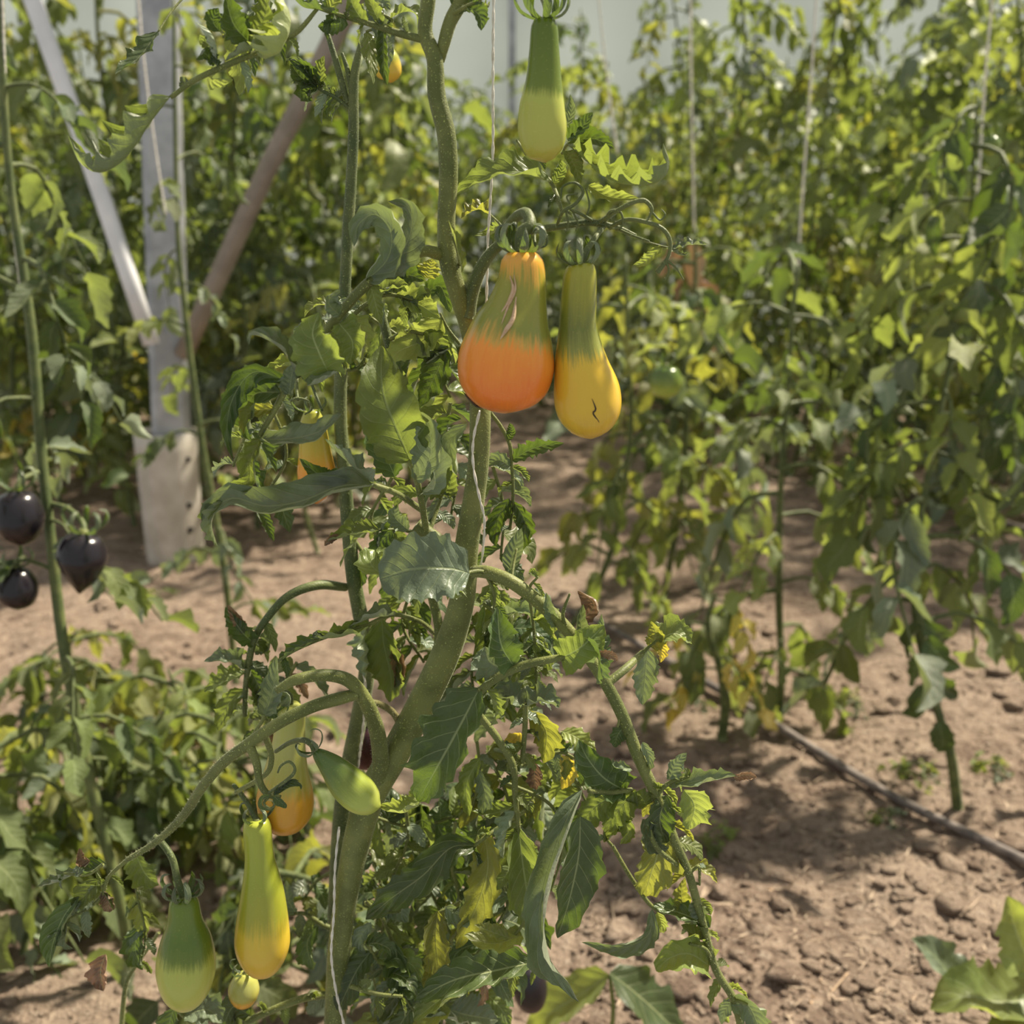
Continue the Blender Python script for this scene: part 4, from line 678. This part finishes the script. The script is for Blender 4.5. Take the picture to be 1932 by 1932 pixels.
for pts, Yv, n, size, keys in (
    ([(700, 1540), (780, 1560), (860, 1540)], .66, 8, 70, 'gdbd'), ([(930, 1640), (960, 1700), (900, 1800)], .62, 7, 78, 'gdbd'), ([(690, 1780), (740, 1850), (790, 1920)], .60, 7, 76, 'gdbd'), ([(900, 1130), (960, 1180), (1010, 1260)], .64, 8, 66, 'gdbd'), ([(920, 1420), (990, 1480), (1070, 1500)], .66, 8, 66, 'gdbg'),
    ([(660, 1480), (720, 1560), (760, 1640)], .74, 9, 60, 'gdbd'), ([(900, 1480), (860, 1560), (800, 1620)], .72, 9, 64, 'gdbd'), ([(760, 1700), (820, 1800), (780, 1900)], .74, 10, 66, 'gdbg'), ([(1010, 1480), (1000, 1600), (960, 1700)], .72, 9, 66, 'gdbd'), ([(500, 740), (540, 860), (480, 960)], .70, 8, 52, 'gdb'),
    ([(880, 1140), (900, 1200), (890, 1270), (900, 1340)], .66, 9, 60, 'gdbg'), ([(1000, 1120), (985, 1200), (960, 1280), (965, 1360)], .66, 10, 58, 'gbgl'), ([(930, 880), (950, 960), (945, 1050)], .65, 8, 52, 'gdbd'),
    ([(850, 760), (840, 830), (860, 900), (850, 980)], .66, 10, 54, 'gdbd'), ([(700, 600), (760, 640), (820, 690), (850, 750)], .68, 10, 56, 'gldg'), ([(640, 560), (600, 620), (560, 700)], .63, 7, 50, 'gbgl'),
    ([(740, 900), (700, 980), (740, 1050), (800, 1090)], .67, 10, 54, 'gdbg'), ([(780, 1100), (760, 1180), (800, 1250)], .68, 9, 52, 'gdbg'), ([(920, 1420), (960, 1520), (940, 1620), (960, 1720)], .65, 12, 66, 'gdby'),
    ([(1060, 1380), (1080, 1460), (1120, 1540)], .64, 7, 56, 'gdlb'), ([(820, 1560), (800, 1640), (840, 1740), (880, 1830)], .68, 12, 70, 'gdby'), ([(700, 1600), (720, 1690), (700, 1800), (720, 1920)], .68, 12, 66, 'gdbg'),
    ([(960, 1760), (920, 1840), (900, 1930)], .66, 8, 66, 'gdbl'), ([(800, 1780), (840, 1860), (830, 1950)], .64, 8, 60, 'gdyb'), ([(520, 20), (470, 40), (420, 70)], .60, 7, 46, 'gdlb'), ([(700, 20), (740, 40), (690, 60)], .64, 6, 44, 'gdb'),
    ([(1240, 1480), (1270, 1560), (1300, 1650)], .58, 6, 44, 'lbgy'), ([(1310, 1700), (1340, 1800), (1390, 1890)], .58, 5, 40, 'lbg'), ([(560, 1250), (520, 1320), (500, 1400)], .67, 8, 48, 'gdbo'), ([(450, 700), (470, 790), (440, 880)], .62, 7, 48, 'gdb')):
    leaf(pts, [7, 6, 5], Y=Yv, n=int(n*(1.7 if pts[0][1] > 1000 else 1.2)), size=size*1.45, keys=keys, t0=.0)
hm = HAIRS.mesh('stem_hairs', plain('plant_hair', (.40, .43, .24), (.55, .56, .36), 50, .6), plant_base)
o = link('stem_hairs', hm, plant); tag(o, kind='stuff')

# ------------------------------------------------------------------ twines
TW = plain('pale_twine', (.60, .55, .46), (.78, .74, .66), 200, .8)
def twine(label, W, r, group, twist=True, mat=TW):
    W = np.array(W); n = 70; Q = catmull(W, n); mb = MB(); T, N, S = frames(Q, (0, -1, .2)); L = np.linalg.norm(np.diff(Q, axis=0), axis=1).sum()
    for s_ in (0, math.pi):
        a = np.linspace(0, 2*math.pi*max(6, min(30, L/.02)), n)+s_
        tube(mb, Q+(N*np.cos(a)[:, None]+S*np.sin(a)[:, None])*r*.5, r*.62, 6, n)
    return tag(link('twine', mb.mesh('twine', mat, W[-1]), None, tuple(W[-1])), label, 'twine', group)
TG = 'support twines'
twine('pale twine running up behind the large orange tomato', W3([(932, -60), (930, 120), (930, 280), (925, 380), (920, 460), (918, 560), (915, 640), (900, 720)], .63), .0009, TG)
twine('pale twine wound around the thick stem below the orange tomato', [P(905, 775, .578), P(893, 830, .585), P(893, 880, .59), P(905, 940, .586), P(914, 985, .592), P(908, 1060, .598), P(893, 1100, .606), P(872, 1180, .615)], .0008, TG)
twine('pale twine lying along the lower part of the thick stem', [P(640, 1560, .605), P(632, 1640, .592), P(630, 1720, .588), P(625, 1800, .588), P(634, 1870, .586), P(650, 1940, .588), P(655, 2000, .59)], .0009, TG)
twine('pale twine slanting across the thinner rear stem', [P(676, 1215, .685), P(686, 1270, .68), P(690, 1310, .685), P(684, 1380, .69), P(675, 1450, .70)], .0009, TG)
for lab, pts, Y, r in (('white string hanging in front of the grey post', [(255, -80), (272, 120), (296, 300), (313, 405)], 2.0, .0022), ('white string near the left edge of the photo', [(2, -80), (10, 150), (22, 400), (40, 560)], 1.35, .0016),
    ('white string right of the green hanging tomato', [(1122, -80), (1138, 80), (1150, 180), (1165, 290)], 3.0, .0035), ('white string third from the right edge', [(1302, -80), (1304, 150), (1308, 350), (1310, 440)], 3.2, .004),
    ('white slanting string second from the right edge', [(1545, -80), (1530, 150), (1515, 350), (1505, 510)], 2.7, .0036), ('white slanting string nearest the right edge', [(1880, -80), (1860, 130), (1845, 350), (1822, 580)], 2.45, .0034)):
    twine(lab, [P(x, y, Y) for x, y in pts], r, 'strings hanging in the background')

# ------------------------------------------------------------------ plants of the rows behind
def rand_leaflet(w, L, r, nu, nv):
    mb = MB(); d = r.uniform(-.5, .1)
    pts = [(0, 0, 0), (L*.35, 0, .05*L), (L*.7, r.uniform(-.08, .08)*L, d*.35*L), (L, r.uniform(-.15, .15)*L, d*L)]
    blade(mb, pts, w*L, (0, 0, 1), r.uniform(-.5, 1.1), r.uniform(.05, .4), .16, .25, r.choice((4, 5, 6)), nu, nv, r.randrange(9999), r.uniform(-.7, .7)); return mb
LR = random.Random(5)
LEAFLETS = {k: [] for k in 'gdblyYo'}
protos = [rand_leaflet(LR.uniform(.22, .34), 1.0, LR, 10, 4) for _ in range(8)]
for k in LEAFLETS: LEAFLETS[k] = [p.mesh('leaflet', LM[k]) for p in protos]
TEMPL = []
for q in range(7):
    r = LR; dr = r.uniform(.2, .9); rp = [(0, 0, 0), (.3, 0, .10-.05*dr), (.65, r.uniform(-.05, .05), .06-.35*dr), (1., r.uniform(-.12, .12), -.1-.8*dr)]
    Q = catmull(rp, 21); rm = MB(); tube(rm, rp, [.022, .018, .013, .008], 6, 10); ent = []
    for t, sd in ((.32, 1), (.36, -1), (.48, 1), (.55, -1), (.72, 1), (.78, -1), (1., 0)):
        i = int(t*20); p = Q[i]; T = unit(Q[min(i+1, 20)]-Q[max(i-1, 0)]); yaw = math.atan2(T[1], T[0])+sd*r.uniform(.7, 1.25); sc = r.uniform(.26, .42)*(1.2 if sd == 0 else 1)
        ent.append((r.randrange(8), Matrix.Translation(Vector(p)) @ Euler((r.uniform(-.6, .6), r.uniform(.0, .9)+dr*.4, yaw), 'XYZ').to_matrix().to_4x4() @ Matrix.Scale(sc, 4)))
    ext = list(ent)
    for _ in range(8):
        i = r.randrange(5, 20); p = Q[i]+np.array([0, r.uniform(-.3, .3), r.uniform(-.18, .1)])
        ext.append((r.randrange(8), Matrix.Translation(Vector(p)) @ Euler((r.uniform(-.9, .9), r.uniform(-.4, 1.2), r.uniform(0, 6.28)), 'XYZ').to_matrix().to_4x4() @ Matrix.Scale(r.uniform(.18, .34), 4)))
    TEMPL.append((rm, rm.mesh('leaf', SMD), ent, ext))
JOIN = {k: [] for k in LEAFLETS}
for rm, _, _e, ent in TEMPL:
    for k in JOIN:
        mb = MB(); mb.add(np.vstack(rm.v), rm.f)
        for pi, M in ent:
            p = protos[pi]; Vv = np.vstack(p.v); A = np.array(M); mb.add(Vv @ A[:3, :3].T + A[:3, 3], p.f, np.vstack(p.uv))
        JOIN[k].append(mb.mesh('leaf', LM[k]))
NTPL = len(TEMPL)
def bplant(label, spine, w, nleaf, size, keys, detail, group=None, t0=.2, t1=1., seed=0, dirs=None, name='tomato_plant', skip=None):
    """spine: world points from the ground up; leaves with shared meshes, each its own object"""
    r = random.Random(seed); spine = [np.asarray(p, float) for p in spine]
    root = thing(name, spine[0], label, 'tomato plant', group)
    mb = MB(); tube(mb, spine, w, 8, 5*len(spine)); part('stem', mb, SMD, root, spine[0])
    Q = catmull(spine, 60)
    for i in range(nleaf):
        t = t0+(t1-t0)*((i+r.random())/nleaf); p = Q[min(int(t*59), 59)]-spine[0]
        az = i*2.4+r.uniform(-.5, .5); pit = r.uniform(-.25, .6); L = size*r.uniform(.75, 1.25)
        rot = Euler((r.uniform(-.4, .4), pit, az), 'XYZ'); ti = r.randrange(NTPL); k = r.choice(keys)
        if not detail:
            o = link('leaf', JOIN[k][ti], root, tuple(p)); o.rotation_euler = rot; o.scale = (L, L, L)
        else:
            rm, me, ent, _e = TEMPL[ti]; o = link('leaf', me, root, tuple(p)); o.rotation_euler = rot; o.scale = (L, L, L)
            for pi, M in ent:
                c = link('leaflet', LEAFLETS[k][pi], o); c.matrix_local = M
    return root
def upright(g, h, r, lean=(0, 0), wob=.05):
    g = np.array([g[0], g[1], ground_z(g[0], g[1])-.01]); n = 5
    return [g+np.array([lean[0]*i/n+(r.uniform(-wob, wob) if i else 0), lean[1]*i/n+(r.uniform(-wob, wob) if i else 0), h*i/n]) for i in range(n+1)]
R = random.Random(11)

# near right plants, standing by the hose
g = G(1808, 1525); gz = ground_z(g[0], g[1])
def along(pix, Y): return [P(x, y, Yv) for (x, y), Yv in zip(pix, Y)]
sp1 = along([(1808, 1530), (1795, 1430), (1775, 1360), (1745, 1250), (1725, 1120), (1740, 960), (1770, 800), (1800, 650), (1822, 560), (1832, 400), (1840, 250), (1845, 180)], [g[1], g[1], g[1]+.01, g[1]+.03, g[1]+.06, g[1]+.12, g[1]+.18, g[1]+.24, g[1]+.28, g[1]+.3, g[1]+.31, g[1]+.31]); sp1[0][2] = gz-.01
bplant('leafy tomato plant with bare lower stem right of the hose', sp1, [.010, .009, .008, .008, .007, .006, .005, .005, .004, .003, .003, .002], 34, .215, 'gdddgbgl', True, t0=.28, seed=51)
g2 = G(1470, 1350); sp2 = along([(1472, 1350), (1474, 1250), (1470, 1150), (1470, 1020), (1475, 880), (1488, 720), (1495, 600), (1505, 500)], [g2[1]]*8)
bplant('slender tomato plant behind the hose with long dark drooping leaves', sp2, [.009, .008, .008, .007, .006, .005, .005, .004], 20, .24, 'gddgbl', True, t0=.08, seed=52)
g3 = G(1362, 1395); sp3 = along([(1362, 1395), (1368, 1330), (1358, 1260), (1335, 1180), (1350, 1120)], [g3[1]]*5)
bplant('low yellowing tomato plant just in front of the hose', sp3, [.011, .010, .008, .006, .004], 6, .16, 'yYlg', True, t0=.3, seed=53)
g4 = G(1100, 1210); sp4 = along([(1040, 1230), (1100, 1150), (1150, 1050), (1175, 930), (1190, 800), (1185, 650), (1180, 480)], [g4[1]]*7)
bplant('pale yellow-green tomato plant right of the yellow pear tomato', sp4, [.009, .009, .008, .007, .006, .005, .004], 20, .20, 'ylgybl', True, t0=.25, seed=54)
g5 = G(1290, 1130); sp5 = along([(1250, 1140), (1275, 1000), (1290, 880), (1295, 760), (1290, 660), (1310, 560), (1312, 430)], [g5[1]]*7)
bplant('tomato plant with forked pale stem and dried orange leaf', sp5, [.010, .010, .009, .009, .007, .006, .004], 20, .24, 'glygdbo', True, t0=.22, seed=55)
# lower right corner and bottom edge
gc = G(1900, 1990); spc = [np.array([gc[0]+.06, gc[1], 0]), np.array([gc[0]+.05, gc[1]+.02, .08]), np.array([gc[0]+.03, gc[1]+.02, .17])]
c_ = thing('tomato_seedling', spc[0], 'young plant with bright broad leaves in the lower right corner', 'seedling')
mb = MB(); tube(mb, spc, [.005, .004, .003], 8); part('stem', mb, SM, c_, spc[0])
def bleaf(root, key, w, pix, Y, curl=.5, N='u', **kw):
    W = [P(x, y, Yv) for (x, y), Yv in zip(pix, Y)]; LSEED[0] += 1
    mb = MB(); blade(mb, W, w*mpp(pix[0][1], Y[0]), NK[N] if isinstance(N, str) else N, curl, kw.pop('fold', .2), .14, kw.pop('ser', .25), kw.pop('nt', 5), 20, 8, LSEED[0]); return part('leaf', mb, LM[key], root, W[0])
cy = gc[1]
bleaf(c_, 'l', 70, [(1960, 1880), (1890, 1890), (1820, 1880), (1755, 1905)], [cy, cy-.02, cy-.03, cy-.03], .5, 'u')
bleaf(c_, 'b', 45, [(1850, 1885), (1800, 1845), (1760, 1800), (1720, 1770)], [cy, cy+.01, cy+.02, cy+.02], .6, 'u')
bleaf(c_, 'l', 55, [(1955, 1830), (1930, 1790), (1912, 1740), (1900, 1690)], [cy, cy, cy+.01, cy+.01], .4, 'c')
bleaf(c_, 'g', 40, [(1960, 1900), (1930, 1930), (1850, 1960)], [cy, cy-.03, cy-.05], .5, 'u')
gd = G(1130, 2060); d_ = thing('tomato_seedling', gd, 'dark blurred leaf on a short stem at the bottom edge', 'seedling')
mb = MB(); e = P(1150, 1840, gd[1]+.05); tube(mb, [gd, (gd+e)/2+np.array([.01, 0, .02]), e], [.004, .003, .002], 8); part('stem', mb, SM, d_, gd)
bleaf(d_, 'd', 50, [(1150, 1835), (1195, 1870), (1240, 1910), (1300, 1970)], [gd[1]+.05]*4, .4, 'u')
bleaf(d_, 'l', 50, [(1150, 1840), (1090, 1880), (1030, 1920), (1000, 1980)], [gd[1]+.05]*4, .6, 'u')
# left neighbours
spl = along([(230, 1720), (165, 1450), (120, 1220), (95, 1010), (78, 850), (62, 650), (45, 520), (20, 350), (5, 150), (0, -60)], [1.22, 1.24, 1.26, 1.28, 1.3, 1.32, 1.33, 1.34, 1.35, 1.36]); spl[0][2] = max(spl[0][2], .0)
gl = spl[0].copy(); gl[2] = 0; spl.insert(0, gl)
bplant('tall bare-stemmed plant at left carrying black tomatoes', spl, [.0075]*4+[.0068]*3+[.006, .005, .005, .004], 15, .15, 'gdbgd', True, t0=.25, seed=56)
gm = G(445, 1290); spm = along([(445, 1290), (425, 1090), (400, 940), (385, 860), (362, 700), (346, 560), (335, 440), (330, 200), (328, 0)], [gm[1]]*9)
bplant('thin tomato plant in front of the pale sleeve of the post', spm, [.008, .008, .008, .007, .007, .006, .005, .004, .003], 15, .15, 'gdbgl', True, t0=.12, seed=57)
for i, (px, py, hh, nl, keys, lab) in enumerate(((40, 1790, .36, 13, 'gldygb', 'low leafy plant at the left edge below the black tomatoes'), (180, 1660, .30, 12, 'glyggb', 'low bushy plant right of the lowest black tomato'), (330, 1540, .30, 11, 'gdlgb', 'low bushy plant left of the arching truss'), (440, 1640, .28, 9, 'glygd', 'low green plant behind the long yellow pear tomato'), (130, 1400, .25, 9, 'gylgb', 'low plant under the black heart-shaped tomato'), (540, 1880, .22, 7, 'gdyb', 'low plant at the foot of the front tomato plant'))):
    gg = G(px, py); bplant(lab, upright(gg, hh, R, (R.uniform(-.06, .06), 0), .03), [.006, .006, .005, .004, .003, .002], nl+9, .165, keys, True, 'low plants at lower left', t0=.25, seed=60+i)
for i, (px, py, lab) in enumerate(((240, 905, 'sparse yellowing plant left of the pale sleeve'), (120, 960, 'yellow-leaved plant behind the black tomatoes'), (520, 960, 'green plant right of the pale sleeve'), (600, 1040, 'small green plant behind the thin rear stem'))):
    gg = G(px, py); hgt = (.75, .8, 1.15, .9)[i]; bplant(lab, upright(gg, hgt, R, (0, 0), .05), [.008, .008, .007, .006, .005, .004], 13, .20, ('yYgl', 'yYlg', 'gdgb', 'glgy')[i], True, t0=.35, seed=80+i)
# small weeds by the hose
for i, (px, py) in enumerate(((1740, 1475), (1690, 1550), (1340, 1600), (1880, 1440), (1310, 1330), (300, 1130), (1600, 1330))):
    gg = G(px, py); bplant(('tuft of weeds at the foot of the right plant', 'feathery weed lying along the hose', 'tiny green seedling in the shaded soil', 'yellow-green weed right of the bare stem', 'small weed near the hose behind the shoot', 'small weed in front of the pale sleeve', 'small weed between the two right plants')[i], upright(gg, .04, R, (0, 0), .01), [.002]*6, 5, .055, 'lglb', False, 'small weeds on the soil', t0=.3, seed=90+i, name='weed')

# rows behind: parallel to the hoses, each plant on its own string
h0, h1 = G(1932, 1640), G(1240, 1255); rowd = unit(h1-h0); perp = unit(np.array([-rowd[1], rowd[0], 0])); perp = perp if perp[1] > 0 else -perp
start = G(1932, 1008); cnt = 0; inrow = {}
for row in range(7):
    o0 = start + perp*(row*.80)
    for s_ in np.arange(-3.5, 9, .46):
        g = o0+rowd*(s_+R.uniform(-.06, .06)+.2*row)
        if g[1] > WALLY-.35 or g[1] < 2.9: continue
        bx, by, _ = proj((g[0], g[1], 0)); tx, ty, _ = proj((g[0], g[1], 1.2))
        if bx < -260 or bx > 2200: continue
        if bx < 640 and g[1] < PY+.75: continue
        far = g[1] > 5.5; sd = bx < 900
        hh = R.uniform(1.7, 2.2)
        keys = 'gdgblgb' if sd else ('gblgbdlgy' if row < 3 else 'yblgbglYb')
        nm = ('nearest', 'second', 'third', 'fourth', 'fifth', 'sixth', 'seventh')[row]
        side_ = 'left' if sd else 'right'
        num = ('first', 'second', 'third', 'fourth', 'fifth', 'sixth', 'seventh', 'eighth', 'ninth', 'tenth', 'eleventh', 'twelfth', 'thirteenth', 'fourteenth', 'fifteenth', 'sixteenth', 'seventeenth', 'eighteenth')
        inrow[row] = inrow.get(row, 0)+1; fromr = num[inrow[row]-1]
        lab = '%s strung tomato plant from the right in the %s row behind the hoses' % (fromr, nm)
        bplant(lab, upright(g, hh, R, (R.uniform(-.1, .1), R.uniform(-.1, .1)), .04), [.009, .009, .008, .007, .006, .004], 36 if not far else 32, .25, keys, False, 'plants of the %s back row' % nm, t0=.06, seed=200+cnt); cnt += 1
# plants beyond the post at left
k = 0
for yy, xr in ((PY+.55, (-1.75, -.35)), (PY+1.15, (-2.2, -.3)), (PY+1.9, (-2.7, -.4)), (PY+2.8, (-3.1, -.5)), (PY+3.8, (-3.6, -.6))):
    x = xr[0]; q_ = 0; rn_ = ('nearest', 'second', 'third', 'fourth', 'last')[[PY+.55, PY+1.15, PY+1.9, PY+2.8, PY+3.8].index(yy)]
    while x < xr[1]:
        g = np.array([x, yy+R.uniform(-.12, .12), 0]); x += R.uniform(.38, .5)
        q_ += 1; bplant('%s tomato plant from the left in the %s row beyond the grey post' % (('first', 'second', 'third', 'fourth', 'fifth', 'sixth', 'seventh', 'eighth', 'ninth', 'tenth')[q_-1], rn_), upright(g, R.uniform(1.6, 2.2), R, (R.uniform(-.1, .1), 0), .05), [.009, .009, .008, .007, .006, .004], 30, .27, 'gdgblgdy', False, 'plants beyond the grey post', t0=.15, seed=500+k); k += 1
print('row plants', cnt, 'objects', len(bpy.data.objects))

# ------------------------------------------------------------------ dry twigs on the soil
TWIG = plain('dry_twig', (.42, .27, .16), (.60, .44, .30), 60, .8)
for lab, pix in (('dry straw-coloured twig standing out of the soil at lower right', [(1525, 1925), (1560, 1880), (1600, 1835)]), ('short curved dry twig left of the straw-coloured one', [(1530, 1915), (1538, 1870), (1550, 1845)]), ('thin dry root lying on the soil in the middle right', [(1450, 1700), (1480, 1680), (1500, 1660)])):
    W = [G(x, y, .015*i) for i, (x, y) in enumerate(pix)]; W[0][2] = ground_z(W[0][0], W[0][1])
    mb = MB(); tube(mb, W, [.0022, .0018, .001], 7); tag(link('dry_twig', mb.mesh('dry_twig', TWIG, W[0]), None, tuple(W[0])), lab, 'twig', 'dry twigs on the soil')
